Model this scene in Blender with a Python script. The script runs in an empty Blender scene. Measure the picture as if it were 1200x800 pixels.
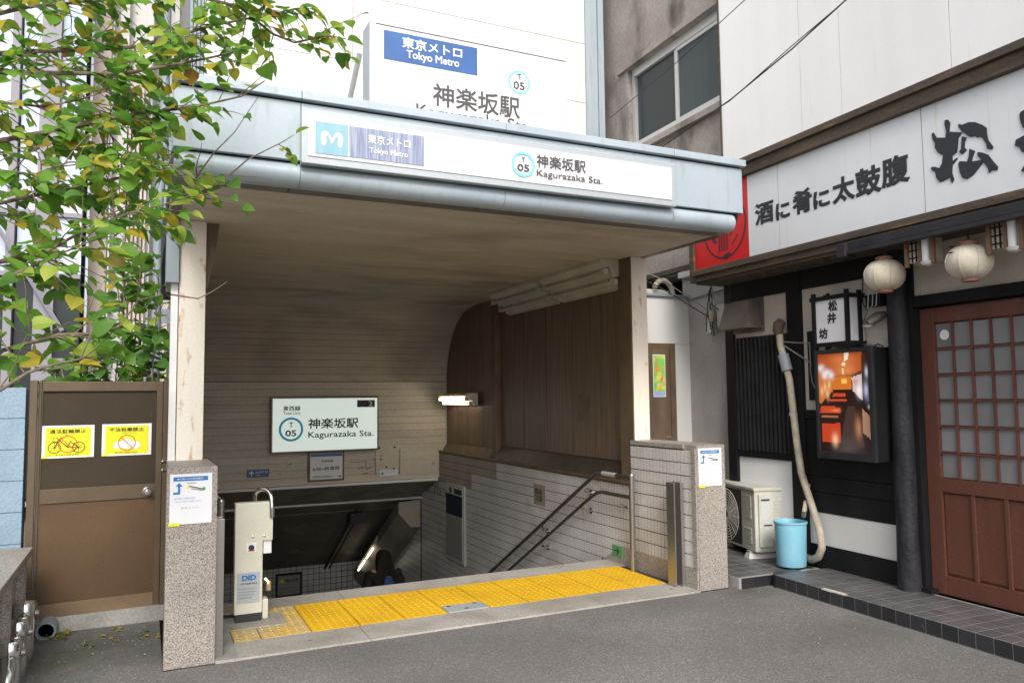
import bpy, bmesh, math, random
import numpy as np
from mathutils import Vector, Matrix
random.seed(7); np.random.seed(7)
S = bpy.context.scene
COL = S.collection
R = math.radians

# ---------------------------------------------------------------- camera
cd = bpy.data.cameras.new('camera'); cam = bpy.data.objects.new('camera', cd); COL.objects.link(cam)
cd.sensor_width = 36; cd.lens = 905.877 / 1200 * 36; cd.clip_start = .05; cd.clip_end = 2000
_R = Vector((0.90305744, -0.42938953, -0.0105782)); _U = Vector((-0.02137613, -0.06952675, 0.99735104)); _F = Vector((0.42898756, 0.90043915, 0.07196534))
cam.matrix_world = Matrix(((_R.x, _U.x, -_F.x, 0), (_R.y, _U.y, -_F.y, 0), (_R.z, _U.z, -_F.z, 1.5), (0, 0, 0, 1)))
S.camera = cam
# ---------------------------------------------------------------- sky, sun, exposure
w = bpy.data.worlds.new('World'); S.world = w; w.use_nodes = True
nt = w.node_tree; bg = nt.nodes['Background']
sky = nt.nodes.new('ShaderNodeTexSky'); sky.sky_type = 'NISHITA'; sky.sun_disc = False
SUN_EL, SUN_AZ = R(40), R(196)        # azimuth measured clockwise from +Y
sky.sun_elevation = SUN_EL; sky.sun_rotation = SUN_AZ; sky.dust_density = 4; sky.air_density = 1.0; sky.ozone_density = 1
hs = nt.nodes.new('ShaderNodeHueSaturation'); hs.inputs['Saturation'].default_value = .35
nt.links.new(sky.outputs[0], hs.inputs['Color']); nt.links.new(hs.outputs[0], bg.inputs[0]); bg.inputs[1].default_value = .14
sd = bpy.data.lights.new('sun', 'SUN'); sd.energy = 1.4; sd.angle = R(20); sd.color = (1, .96, .9)
so = bpy.data.objects.new('sun', sd); COL.objects.link(so)
dv = Vector((math.sin(SUN_AZ) * math.cos(SUN_EL), math.cos(SUN_AZ) * math.cos(SUN_EL), math.sin(SUN_EL)))
so.rotation_euler = dv.to_track_quat('Z', 'Y').to_euler(); so.location = (0, -5, 12)
S.view_settings.view_transform = 'Standard'; S.view_settings.look = 'None'; S.view_settings.gamma = 1
S.view_settings.exposure = 0.62
S.render.engine = 'CYCLES'; S.cycles.max_bounces = 8; S.cycles.diffuse_bounces = 5; S.cycles.use_denoising = True

RY = .0308035                          # the restaurant's front runs 1.8 degrees off the station's
NV = Vector((math.cos(RY), -math.sin(RY), 0)); TV = Vector((math.sin(RY), math.cos(RY), 0))

# ---------------------------------------------------------------- materials
def L(nt, a, b): nt.links.new(a, b)
def mat(name, col, rough=.7, metal=0, col2=None, vs=2.0, vmap=(1, 1, 1), lo=.35, hi=.7, fine=0.0, fs=60, bump=0.0, bs=80, rnd=0.0, spec=.5,
        stain=None, ss=3, smap=(1, 1, 1), slo=.55, shi=.75, emit=0):
    m = bpy.data.materials.new(name); m.use_nodes = True; n = m.node_tree; P = n.nodes['Principled BSDF']
    P.inputs['Roughness'].default_value = rough; P.inputs['Metallic'].default_value = metal; P.inputs['Specular IOR Level'].default_value = spec
    g = n.nodes.new('ShaderNodeNewGeometry')
    def noise(scale, mp, det=6):
        mn = n.nodes.new('ShaderNodeMapping'); mn.inputs['Scale'].default_value = mp; L(n, g.outputs['Position'], mn.inputs[0])
        t = n.nodes.new('ShaderNodeTexNoise'); t.inputs['Scale'].default_value = scale; t.inputs['Detail'].default_value = det; L(n, mn.outputs[0], t.inputs[0]); return t
    def mix(a, b, f, bt='MIX'):
        x = n.nodes.new('ShaderNodeMix'); x.data_type = 'RGBA'; x.blend_type = bt
        for sock, v in ((x.inputs['Factor'], f), (x.inputs['A'], a), (x.inputs['B'], b)):
            if hasattr(v, 'is_linked') or hasattr(v, 'links'): L(n, v, sock)
            elif isinstance(v, (int, float)): sock.default_value = v
            else: sock.default_value = (*v[:3], 1)
        return x.outputs['Result']
    def ramp(s, lo, hi):
        r = n.nodes.new('ShaderNodeMapRange'); r.inputs[1].default_value = lo; r.inputs[2].default_value = hi; L(n, s, r.inputs[0]); return r.outputs[0]
    c = col
    if col2 is not None: c = mix(col, col2, ramp(noise(vs, vmap).outputs['Fac'], lo, hi))
    if stain is not None: c = mix(c, stain, ramp(noise(ss, smap).outputs['Fac'], slo, shi))
    if fine:
        t = noise(fs, (1, 1, 1), 3); r = n.nodes.new('ShaderNodeMapRange'); r.inputs[1].default_value = .3; r.inputs[2].default_value = .7; r.inputs[3].default_value = 1 - fine; r.inputs[4].default_value = 1 + fine
        L(n, t.outputs['Fac'], r.inputs[0]); hv = n.nodes.new('ShaderNodeHueSaturation'); L(n, r.outputs[0], hv.inputs['Value'])
        if isinstance(c, tuple): hv.inputs['Color'].default_value = (*c[:3], 1)
        else: L(n, c, hv.inputs['Color'])
        c = hv.outputs[0]
    if rnd:
        oi = n.nodes.new('ShaderNodeObjectInfo'); r = n.nodes.new('ShaderNodeMapRange'); r.inputs[3].default_value = 1 - rnd; r.inputs[4].default_value = 1 + rnd
        L(n, oi.outputs['Random'], r.inputs[0]); hv = n.nodes.new('ShaderNodeHueSaturation'); L(n, r.outputs[0], hv.inputs['Value'])
        if isinstance(c, tuple): hv.inputs['Color'].default_value = (*c[:3], 1)
        else: L(n, c, hv.inputs['Color'])
        c = hv.outputs[0]
    if isinstance(c, tuple): P.inputs['Base Color'].default_value = (*c[:3], 1)
    else: L(n, c, P.inputs['Base Color'])
    if bump:
        t = noise(bs, (1, 1, 1), 5); b = n.nodes.new('ShaderNodeBump'); b.inputs['Strength'].default_value = bump; b.inputs['Distance'].default_value = .01
        L(n, t.outputs['Fac'], b.inputs['Height']); L(n, b.outputs[0], P.inputs['Normal'])
    if emit:
        P.inputs['Emission Color'].default_value = (*col[:3], 1); P.inputs['Emission Strength'].default_value = emit
    return m

def speck(name, cols, scale=120, rough=.6, stain=None, bump=.1, moss=None):
    """granite / asphalt: voronoi grains in several tones"""
    m = bpy.data.materials.new(name); m.use_nodes = True; n = m.node_tree; P = n.nodes['Principled BSDF']; P.inputs['Roughness'].default_value = rough
    g = n.nodes.new('ShaderNodeNewGeometry'); v = n.nodes.new('ShaderNodeTexVoronoi'); v.inputs['Scale'].default_value = scale; L(n, g.outputs['Position'], v.inputs['Vector'])
    cr = n.nodes.new('ShaderNodeValToRGB'); sx = n.nodes.new('ShaderNodeSeparateColor'); L(n, v.outputs['Color'], sx.inputs[0]); L(n, sx.outputs[0], cr.inputs[0])
    cr.color_ramp.interpolation = 'CONSTANT'; e = cr.color_ramp.elements
    for i, (p, c) in enumerate(cols):
        el = e[i] if i < 2 else e.new(p); el.position = p; el.color = (*c, 1)
    out = cr.outputs[0]
    t = n.nodes.new('ShaderNodeTexNoise'); t.inputs['Scale'].default_value = 1.3; t.inputs['Detail'].default_value = 8; L(n, g.outputs['Position'], t.inputs['Vector'])
    mr = n.nodes.new('ShaderNodeMapRange'); mr.inputs[1].default_value = .3; mr.inputs[2].default_value = .7; mr.inputs[3].default_value = .82; mr.inputs[4].default_value = 1.15; L(n, t.outputs['Fac'], mr.inputs[0])
    hv = n.nodes.new('ShaderNodeHueSaturation'); L(n, mr.outputs[0], hv.inputs['Value']); L(n, out, hv.inputs['Color']); out = hv.outputs[0]
    if stain:
        t2 = n.nodes.new('ShaderNodeTexNoise'); t2.inputs['Scale'].default_value = stain[1]; t2.inputs['Detail'].default_value = 6; L(n, g.outputs['Position'], t2.inputs['Vector'])
        mr2 = n.nodes.new('ShaderNodeMapRange'); mr2.inputs[1].default_value = stain[2]; mr2.inputs[2].default_value = stain[3]; mr2.inputs[4].default_value = stain[4]; L(n, t2.outputs['Fac'], mr2.inputs[0])
        mx = n.nodes.new('ShaderNodeMix'); mx.data_type = 'RGBA'; L(n, mr2.outputs[0], mx.inputs['Factor']); L(n, out, mx.inputs['A']); mx.inputs['B'].default_value = (*stain[0], 1); out = mx.outputs['Result']
    for mc, mp, mr_, mf in (moss or []):                      # patches of growth or dirt where they lie
        dd = n.nodes.new('ShaderNodeVectorMath'); dd.operation = 'DISTANCE'; L(n, g.outputs['Position'], dd.inputs[0]); dd.inputs[1].default_value = mp
        t3 = n.nodes.new('ShaderNodeTexNoise'); t3.inputs['Scale'].default_value = 7; t3.inputs['Detail'].default_value = 7; L(n, g.outputs['Position'], t3.inputs['Vector'])
        ad = n.nodes.new('ShaderNodeMath'); ad.operation = 'MULTIPLY_ADD'; L(n, t3.outputs['Fac'], ad.inputs[0]); ad.inputs[1].default_value = mr_; L(n, dd.outputs['Value'], ad.inputs[2])
        m3 = n.nodes.new('ShaderNodeMapRange'); m3.inputs[1].default_value = mr_ * 1.45; m3.inputs[2].default_value = mr_ * .6; m3.inputs[4].default_value = mf; L(n, ad.outputs[0], m3.inputs[0])
        mx = n.nodes.new('ShaderNodeMix'); mx.data_type = 'RGBA'; L(n, m3.outputs[0], mx.inputs['Factor']); L(n, out, mx.inputs['A']); mx.inputs['B'].default_value = (*mc, 1); out = mx.outputs['Result']
    L(n, out, P.inputs['Base Color'])
    b = n.nodes.new('ShaderNodeBump'); b.inputs['Strength'].default_value = bump; b.inputs['Distance'].default_value = .004; L(n, v.outputs['Distance'], b.inputs['Height']); L(n, b.outputs[0], P.inputs['Normal'])
    return m

def glassy(name, col, rough=.08): return mat(name, col, rough, spec=.8)
M = {}
M['granite'] = speck('granite', [(0, (.36, .32, .28)), (.28, (.24, .21, .19)), (.55, (.43, .39, .35)), (.84, (.14, .125, .115))], 230, .5, stain=((.17, .14, .11), 3, .52, .8, .5))
M['granite_pale'] = speck('granite_pale', [(0, (.40, .38, .34)), (.4, (.32, .30, .27)), (.7, (.46, .44, .40)), (.93, (.2, .19, .17))], 220, .6, stain=((.20, .17, .13), 2.5, .5, .75, .6))
M['asphalt'] = speck('asphalt', [(0, (.17, .163, .155)), (.35, (.13, .125, .12)), (.65, (.20, .19, .18)), (.95, (.31, .30, .28))], 150, .85, bump=.7, stain=((.11, .105, .10), .9, .42, .72, .6), moss=[((.06, .055, .05), (-.2, 5.6, 0), .75, .75), ((.055, .075, .03), (-.38, 5.35, 0), .30, .55), ((.065, .06, .055), (4.2, 4.7, 0), .28, .6), ((.08, .075, .07), (4.25, 3.6, 0), .35, .35)])
M['tactile'] = mat('tactile_yellow', (.70, .42, .018), .75, col2=(.60, .345, .016), vs=2.5, stain=(.30, .20, .06), ss=26, slo=.64, shi=.8, fine=.07, fs=60, spec=.2)
M['tactile_worn'] = mat('tactile_worn', (.54, .42, .22), .6, col2=(.64, .41, .06), vs=4, stain=(.30, .25, .17), ss=22, slo=.52, shi=.75, fine=.12)
M['tile'] = mat('wall_tile', (.60, .58, .57), .3, col2=(.50, .48, .465), vs=3, fine=.06, fs=40, stain=(.34, .28, .23), ss=1.7, slo=.60, shi=.95, spec=.5)
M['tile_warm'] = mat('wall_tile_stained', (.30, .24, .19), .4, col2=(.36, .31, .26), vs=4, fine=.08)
M['grout'] = mat('grout', (.055, .045, .04), .9, fine=.2)
M['ceil'] = mat('ceiling_board', (.64, .575, .47), .65, col2=(.53, .47, .38), vs=1.1, vmap=(.7, 3, 1), fine=.05, fs=30, rnd=.045, stain=(.25, .21, .165), ss=1.3, smap=(.7, 1.5, 1), slo=.50, shi=.82)
M['backb'] = mat('back_wall_board', (.66, .60, .49), .55, col2=(.56, .50, .41), vs=1.6, vmap=(.5, 1, 3), fine=.06, fs=25, rnd=.05, stain=(.26, .21, .16), ss=8, slo=.67, shi=.82)
M['panel'] = mat('brown_panel', (.21, .145, .10), .42, col2=(.13, .088, .058), vs=7, vmap=(1, 4, .2), fine=.08, rnd=.12, metal=.2, stain=(.30, .23, .17), ss=6, smap=(1, 3, .4), slo=.62, shi=.85)
M['brownframe'] = mat('brown_frame', (.17, .115, .07), .45, col2=(.11, .08, .05), vs=6, fine=.1, metal=.2)
M['fascia'] = mat('blue_grey_steel', (.44, .51, .56), .42, col2=(.37, .44, .49), vs=2, vmap=(1, 1, .6), metal=.15, fine=.03, stain=(.30, .31, .30), ss=6, smap=(3, 3, .5), slo=.56, shi=.95)
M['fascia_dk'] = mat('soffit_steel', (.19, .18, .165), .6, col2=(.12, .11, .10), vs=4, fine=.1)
M['black'] = mat('black_gap', (.012, .012, .012), .7)
M['white_sign'] = mat('white_acrylic', (.74, .75, .77), .3, col2=(.67, .69, .72), vs=7, vmap=(3, 3, .15))
M['signframe'] = mat('sign_frame', (.46, .50, .53), .4, metal=.3, fine=.04)
M['signwhite'] = mat('white_sign_frame', (.8, .8, .8), .4, col2=(.7, .7, .7), vs=4)
M['navy'] = mat('navy', (.04, .115, .32), .35, col2=(.05, .14, .37), vs=4)
M['navy_faded'] = mat('navy_faded', (.20, .24, .38), .4, col2=(.42, .45, .56), vs=30, vmap=(3, 1, .15), lo=.4, hi=.65)
M['cyan_faded'] = mat('cyan_faded', (.29, .50, .60), .4, col2=(.23, .44, .56), vs=12, vmap=(2, 1, .4))
M['ring_pale'] = mat('ring_pale', (.22, .66, .86), .4)
M['ring_blue'] = mat('ring_blue', (.015, .33, .55), .4, emit=.15)
M['navy_dark'] = mat('dark_navy', (.012, .02, .045), .4)
M['ink'] = mat('ink', (.03, .03, .035), .5)
M['ink_grey'] = mat('ink_grey', (.075, .07, .075), .5)
M['inkwhite'] = mat('white_print', (.85, .85, .86), .5)
M['litsign'] = mat('lit_sign_face', (.70, .80, .74), .3, emit=.42)
M['col'] = mat('column_paint', (.82, .74, .63), .5, col2=(.85, .81, .75), vs=3, vmap=(2, 2, .3), stain=(.46, .23, .08), ss=11, smap=(1.6, 1.6, .6), slo=.60, shi=.74, fine=.04)
M['concrete'] = mat('stained_concrete', (.35, .32, .295), .85, col2=(.25, .22, .20), vs=1.8, fine=.14, fs=26, bump=.4, bs=30, stain=(.07, .06, .055), ss=2.6, smap=(1, 1, .45), slo=.54, shi=.76)
M['concrete_grey'] = mat('concrete_grey', (.36, .35, .33), .9, col2=(.24, .24, .22), vs=4, fine=.14, bump=.3, stain=(.10, .12, .07), ss=6, slo=.6, shi=.85)
M['whitewall'] = mat('white_wall', (.66, .655, .64), .8, col2=(.61, .605, .59), vs=.8, vmap=(1, 1, .3), fine=.02, stain=(.52, .51, .49), ss=5, smap=(4, 4, .15), slo=.62, shi=.9)
M['whitewall2'] = mat('white_plaster_panel', (.86, .86, .865), .8, col2=(.81, .81, .815), vs=1.6, vmap=(2, 2, .25), fine=.015, stain=(.55, .53, .52), ss=7, smap=(4, 4, .2), slo=.68, shi=.9)
M['plaster'] = mat('plaster', (.58, .535, .47), .9, col2=(.49, .44, .38), vs=3, fine=.06, bump=.3, bs=90)
M['plaster_grey'] = mat('plaster_grey', (.44, .42, .41), .9, col2=(.36, .34, .33), vs=3, fine=.08, bump=.5, bs=70)
M['blackwood'] = mat('black_wood', (.007, .007, .008), .6, col2=(.013, .013, .015), vs=5, vmap=(1, 1, .2), fine=.2, spec=.25)
M['log'] = mat('black_log', (.014, .014, .017), .55, col2=(.032, .032, .038), vs=14, vmap=(1, 1, .25), bump=.8, bs=25, spec=.3)
M['signwood'] = mat('weathered_brown_timber', (.058, .045, .036), .8, col2=(.10, .074, .05), vs=4, vmap=(1, .3, 3), fine=.25, bump=.3, stain=(.23, .13, .045), ss=5, smap=(1, .6, 5), slo=.58, shi=.8)
M['gutter'] = mat('black_gutter', (.018, .018, .021), .5, col2=(.03, .03, .034), vs=6, spec=.3)
M['doorwood'] = mat('red_brown_wood', (.135, .050, .034), .5, col2=(.105, .038, .026), vs=8, vmap=(1, 1, .2), fine=.10, fs=45, stain=(.24, .14, .11), ss=9, slo=.66, shi=.82)
M['pane'] = mat('frosted_pane', (.235, .235, .245), .3, col2=(.19, .19, .20), vs=4, rnd=.12)
M['signpanel'] = mat('signboard_white', (.72, .745, .78), .5, col2=(.66, .69, .725), vs=2.4, vmap=(1, 1, .5), stain=(.56, .42, .28), ss=7, smap=(4, 4, .10), slo=.64, shi=.85, fine=.015)
M['red'] = mat('red_board', (.62, .008, .010), .5, col2=(.52, .01, .012), vs=2)
M['brush'] = mat('brush_black', (.018, .022, .030), .6)
M['steel'] = mat('stainless', (.42, .40, .37), .3, metal=.85, fine=.06)
M['steel_dk'] = mat('stainless_dark', (.20, .17, .145), .35, metal=.8, col2=(.14, .12, .10), vs=5)
M['chrome'] = mat('chrome', (.75, .75, .75), .1, metal=1)
M['alu'] = mat('aluminium_frame', (.52, .53, .53), .4, metal=.4, fine=.05)
M['winglass'] = mat('window_glass', (.028, .036, .04), .15, spec=.25)
M['winglass2'] = mat('frosted_window_glass', (.06, .08, .09), .45, col2=(.045, .065, .075), vs=30, vmap=(1, 3, .05), spec=.25)
M['ivory'] = mat('ivory_paint', (.66, .65, .55), .4, col2=(.60, .59, .50), vs=3, fine=.03)
M['acbody'] = mat('ac_body', (.62, .62, .54), .45, col2=(.52, .51, .44), vs=4, fine=.05, stain=(.34, .30, .23), ss=8, slo=.62, shi=.85)
M['acdark'] = mat('ac_dark', (.03, .03, .03), .6)
M['bucket'] = mat('light_blue_plastic', (.20, .48, .62), .4, col2=(.27, .55, .68), vs=5, fine=.04, stain=(.34, .52, .60), ss=9, smap=(1, 1, .3), slo=.6, shi=.8)
M['hose'] = mat('taped_pipe', (.46, .41, .33), .7, col2=(.34, .29, .22), vs=14, fine=.12)
M['putty'] = mat('dark_putty', (.09, .06, .045), .8, bump=.5)
M['hood'] = mat('vent_hood', (.19, .165, .145), .45, metal=.4, col2=(.13, .11, .10), vs=5, fine=.1)
M['lantern'] = mat('lantern_paper', (.62, .57, .47), .7, col2=(.50, .44, .34), vs=7, fine=.05)
M['lanternrib'] = mat('lantern_cap', (.32, .15, .11), .6)
M['brownwood'] = mat('brown_wood', (.21, .12, .075), .6, fine=.15)
M['ptile'] = mat('platform_tile', (.115, .11, .112), .42, col2=(.085, .082, .086), vs=5, fine=.12, rnd=.16, stain=(.17, .16, .15), ss=6, slo=.62, shi=.85)
M['ktile'] = mat('kerb_tile', (.03, .03, .034), .35, fine=.15, rnd=.25, stain=(.2, .19, .17), ss=14, slo=.7, shi=.8)
M['mortar'] = mat('mortar', (.30, .295, .29), .9, fine=.15)
M['blueblock'] = mat('blue_block', (.27, .37, .47), .85, col2=(.22, .31, .40), vs=5, fine=.08, bump=.6, bs=60, stain=(.12, .13, .14), ss=7, slo=.68, shi=.8)
M['gateframe'] = mat('gate_frame', (.135, .098, .062), .45, metal=.3, col2=(.11, .08, .05), vs=5, fine=.05)
M['gatepanel'] = mat('gate_panel', (.052, .038, .024), .65, spec=.25, col2=(.045, .033, .021), vs=2, fine=.06, stain=(.14, .11, .08), ss=13, slo=.69, shi=.79)
M['gatepanel2'] = mat('gate_panel_ochre', (.115, .064, .028), .5, col2=(.080, .044, .02), vs=1.8, fine=.08, stain=(.30, .24, .19), ss=7, smap=(2.4, 1, .55), slo=.66, shi=.82)
M['gatekick'] = mat('gate_kick', (.20, .135, .075), .5, fine=.06, col2=(.155, .10, .06), vs=3)
M['yellow'] = mat('yellow_print', (.80, .76, .015), .5)
M['redink'] = mat('red_print', (.70, .10, .03), .5)
M['paper'] = mat('paper', (.80, .81, .84), .45)
M['bluep'] = mat('blue_print', (.02, .18, .50), .5)
M['greenp'] = mat('green_print', (.10, .31, .11), .6)
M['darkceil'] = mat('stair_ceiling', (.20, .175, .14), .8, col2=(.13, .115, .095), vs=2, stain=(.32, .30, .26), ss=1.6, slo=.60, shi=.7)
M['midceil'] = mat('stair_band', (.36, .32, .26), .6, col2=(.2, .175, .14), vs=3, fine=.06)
M['duct'] = mat('duct_cover', (.36, .32, .25), .6, fine=.06, stain=(.2, .15, .1), ss=5, slo=.6, shi=.8)
M['step'] = mat('stair_tread', (.27, .26, .25), .8, fine=.1)
M['lamp_off'] = mat('lamp_housing', (.58, .54, .46), .55, col2=(.47, .43, .36), vs=4, fine=.05, stain=(.2, .16, .12), ss=12, slo=.64, shi=.76)
M['lamp_on'] = mat('lit_tube', (1, .88, .66), .5, emit=5)
M['lamp_dim'] = mat('lit_tube_far', (1, .90, .72), .5, emit=2.5)
M['bark'] = mat('bark', (.13, .095, .075), .85, col2=(.20, .155, .12), vs=30, fine=.2)
M['pinkwall'] = mat('pink_beige_wall', (.66, .56, .50), .8, col2=(.58, .49, .44), vs=2)
M['mullion'] = mat('grey_mullion', (.26, .25, .29), .5)
M['bglass'] = mat('glass_painted_sky', (.38, .48, .68), .12, col2=(.62, .68, .8), vs=.8, spec=.8)  # reflected sky painted into the pane colour as mottled pale blue
M['bpipe'] = mat('grey_pipe', (.24, .28, .32), .5)
M['hair'] = mat('dark_hair', (.012, .009, .007), .7, spec=.2, col2=(.024, .016, .012), vs=60, vmap=(3, 3, .3))
M['coat'] = mat('black_coat', (.012, .012, .014), .8)
M['bluecloth'] = mat('blue_cloth', (.03, .08, .24), .8, col2=(.02, .05, .16), vs=14)
M['skin'] = mat('skin', (.55, .35, .25), .6)
M['cable'] = mat('cable', (.03, .03, .03), .6)
M['cablegrey'] = mat('grey_cable', (.22, .22, .21), .6)
M['whitebox'] = mat('white_box', (.6, .6, .57), .5, fine=.04)
M['litter'] = mat('litter', (.34, .32, .28), .8)
M['board'] = mat('graffiti_film', (.30, .29, .27), .5)

def leafmat(name, c1, c2):
    m = bpy.data.materials.new(name); m.use_nodes = True; n = m.node_tree; P = n.nodes['Principled BSDF']
    g = n.nodes.new('ShaderNodeNewGeometry'); t = n.nodes.new('ShaderNodeTexNoise'); t.inputs['Scale'].default_value = 9; L(n, g.outputs['Position'], t.inputs[0])
    mr = n.nodes.new('ShaderNodeMapRange'); mr.inputs[1].default_value = .38; mr.inputs[2].default_value = .62; L(n, t.outputs['Fac'], mr.inputs[0])
    mx = n.nodes.new('ShaderNodeMix'); mx.data_type = 'RGBA'; mx.inputs['A'].default_value = (*c1, 1); mx.inputs['B'].default_value = (*c2, 1); L(n, mr.outputs[0], mx.inputs['Factor'])
    L(n, mx.outputs['Result'], P.inputs['Base Color']); P.inputs['Roughness'].default_value = .45
    tr = n.nodes.new('ShaderNodeBsdfTranslucent'); L(n, mx.outputs['Result'], tr.inputs[0]); ms = n.nodes.new('ShaderNodeMixShader'); ms.inputs[0].default_value = .55
    L(n, P.outputs[0], ms.inputs[1]); L(n, tr.outputs[0], ms.inputs[2]); L(n, ms.outputs[0], n.nodes['Material Output'].inputs[0]); return m
M['leaf1'] = leafmat('leaf_green', (.14, .31, .035), (.20, .40, .05))
M['leaf2'] = leafmat('leaf_dark_green', (.075, .20, .03), (.12, .28, .04))
M['leaf3'] = leafmat('leaf_lime', (.36, .50, .07), (.48, .56, .09))
M['leaf4'] = leafmat('leaf_yellow', (.58, .44, .04), (.42, .40, .05))
M['leaf5'] = leafmat('leaf_brown', (.40, .20, .04), (.30, .34, .05))

def print_mat(name, emit=0, rough=.35):
    m = bpy.data.materials.new(name); m.use_nodes = True; n = m.node_tree; P = n.nodes['Principled BSDF']; P.inputs['Roughness'].default_value = rough
    a = n.nodes.new('ShaderNodeAttribute'); a.attribute_name = 'print'; L(n, a.outputs['Color'], P.inputs['Base Color'])
    if emit: L(n, a.outputs['Color'], P.inputs['Emission Color']); P.inputs['Emission Strength'].default_value = emit
    return m
M['print'] = print_mat('printed_sheet'); M['print_lit'] = print_mat('backlit_photo', .25)

# ---------------------------------------------------------------- object helpers
ORG = {}
def root_of(o):
    while o.parent: o = o.parent
    return o
def org_of(o): return ORG.get(root_of(o).name, (0, 0, 0)) if o else (0, 0, 0)
def tag(o, label=None, cat=None, group=None, kind=None):
    if label: o['label'] = label
    if cat: o['category'] = cat
    if group: o['group'] = group
    if kind: o['kind'] = kind
    return o
def thing(name, label, cat, org=(0, 0, 0), frame='W', group=None, kind=None):
    """an Empty at the thing's base; frame W = the station's axes, R = the restaurant's (c out of its front, t along it)"""
    o = bpy.data.objects.new(name, None); o.empty_display_size = .1; COL.objects.link(o); ORG[o.name] = org
    if frame == 'W': o.location = org
    else:
        p = NV * org[0] + TV * org[1]; o.location = (p.x, p.y, org[2]); o.rotation_euler = (0, 0, -RY)
    return tag(o, label, cat, group, kind)
class MB:
    def __init__(s): s.v = []; s.f = []; s.m = []
    def add(s, vs, fs, mi=0):
        b = len(s.v); s.v += [tuple(p) for p in vs]
        for f in fs: s.f.append([b + i for i in f]); s.m.append(mi)
        return s
    def box(s, x0, x1, y0, y1, z0, z1, mi=0):
        vs = [(x, y, z) for z in (z0, z1) for y in (y0, y1) for x in (x0, x1)]
        return s.add(vs, [(0, 2, 3, 1), (4, 5, 7, 6), (0, 1, 5, 4), (2, 6, 7, 3), (0, 4, 6, 2), (1, 3, 7, 5)], mi)
    def prism(s, poly, ax, lo, hi, mi=0):
        n = len(poly)
        def P(a, b, c): return {'x': (c, a, b), 'y': (a, c, b), 'z': (a, b, c)}[ax]
        vs = [P(a, b, lo) for a, b in poly] + [P(a, b, hi) for a, b in poly]
        return s.add(vs, [list(range(n))[::-1], list(range(n, 2 * n))] + [(i, (i + 1) % n, n + (i + 1) % n, n + i) for i in range(n)], mi)
    def tube(s, pts, r, n=8, mi=0, cap=True):
        pts = [Vector(p) for p in pts]; rs = r if isinstance(r, (list, tuple)) else [r] * len(pts); vs = []; fs = []
        up = Vector((0, 0, 1)); d0 = (pts[1] - pts[0]).normalized()
        a = d0.cross(up) if abs(d0.z) < .95 else d0.cross(Vector((1, 0, 0))); a.normalize()
        for i, p in enumerate(pts):
            d = (pts[min(i + 1, len(pts) - 1)] - pts[max(i - 1, 0)]).normalized()
            a = (a - d * a.dot(d)).normalized(); b = d.cross(a)
            for k in range(n):
                t = 2 * math.pi * k / n; vs.append(p + (a * math.cos(t) + b * math.sin(t)) * rs[i])
        for i in range(len(pts) - 1):
            for k in range(n): fs.append((i * n + k, i * n + (k + 1) % n, (i + 1) * n + (k + 1) % n, (i + 1) * n + k))
        if cap: fs.append(list(range(n))[::-1]); fs.append([(len(pts) - 1) * n + k for k in range(n)])
        return s.add(vs, fs, mi)
    def lathe(s, c, prof, n=24, mi=0, axis='z'):
        vs = []; fs = []
        for r, z in prof:
            for k in range(n):
                t = 2 * math.pi * k / n; a, b = r * math.cos(t), r * math.sin(t)
                vs.append({'z': (c[0] + a, c[1] + b, c[2] + z), 'y': (c[0] + a, c[1] + z, c[2] + b), 'x': (c[0] + z, c[1] + a, c[2] + b)}[axis])
        for i in range(len(prof) - 1):
            for k in range(n): fs.append((i * n + k, i * n + (k + 1) % n, (i + 1) * n + (k + 1) % n, (i + 1) * n + k))
        if prof[0] == prof[-1]: return s.add(vs, fs, mi)
        if prof[0][0] > 1e-4: fs.append(list(range(n)))
        if prof[-1][0] > 1e-4: fs.append([(len(prof) - 1) * n + k for k in range(n)])
        return s.add(vs, fs, mi)
    def loft(s, rings, n=20, mi=0):
        """stacked ellipses: (centre x, y, z, radius x, radius y)"""
        vs = [(cx + rx * math.cos(2 * math.pi * k / n), cy + ry * math.sin(2 * math.pi * k / n), z) for cx, cy, z, rx, ry in rings for k in range(n)]
        fs = [(i * n + k, i * n + (k + 1) % n, (i + 1) * n + (k + 1) % n, (i + 1) * n + k) for i in range(len(rings) - 1) for k in range(n)] + [list(range(n)), [(len(rings) - 1) * n + k for k in range(n)]]
        return s.add(vs, fs, mi)
    def mesh(s, name, mats, off=(0, 0, 0), smooth=False, bevel=0, norm=True):
        me = bpy.data.meshes.new(name); me.from_pydata([(a - off[0], b - off[1], c - off[2]) for a, b, c in s.v], [], s.f)
        for m in (mats if isinstance(mats, (list, tuple)) else [mats]): me.materials.append(m)
        me.polygons.foreach_set('material_index', s.m)
        if norm or bevel:
            bm = bmesh.new(); bm.from_mesh(me)
            if bevel: bmesh.ops.bevel(bm, geom=[e for e in bm.edges if len(e.link_faces) == 2 and e.calc_face_angle(0) > .5], offset=bevel, segments=2, affect='EDGES', profile=.6)
            bmesh.ops.recalc_face_normals(bm, faces=bm.faces); bm.to_mesh(me); bm.free()
        if smooth: me.polygons.foreach_set('use_smooth', [True] * len(me.polygons))
        me.update(); return me
    def build(s, name, mats, parent=None, smooth=False, bevel=0, label=None, kind=None, norm=True):
        me = s.mesh(name, mats, org_of(parent) if parent else (0, 0, 0), smooth, bevel, norm)
        if smooth and hasattr(me, 'set_sharp_from_angle'): me.set_sharp_from_angle(angle=R(40))
        o = bpy.data.objects.new(name, me); COL.objects.link(o); o.parent = parent
        if label: o['label'] = label
        if kind: o['kind'] = kind
        return o
def B(name, m, parent, x0, x1, y0, y1, z0, z1, bevel=0, label=None): return MB().box(x0, x1, y0, y1, z0, z1).build(name, m, parent, bevel=bevel, label=label)
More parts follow.
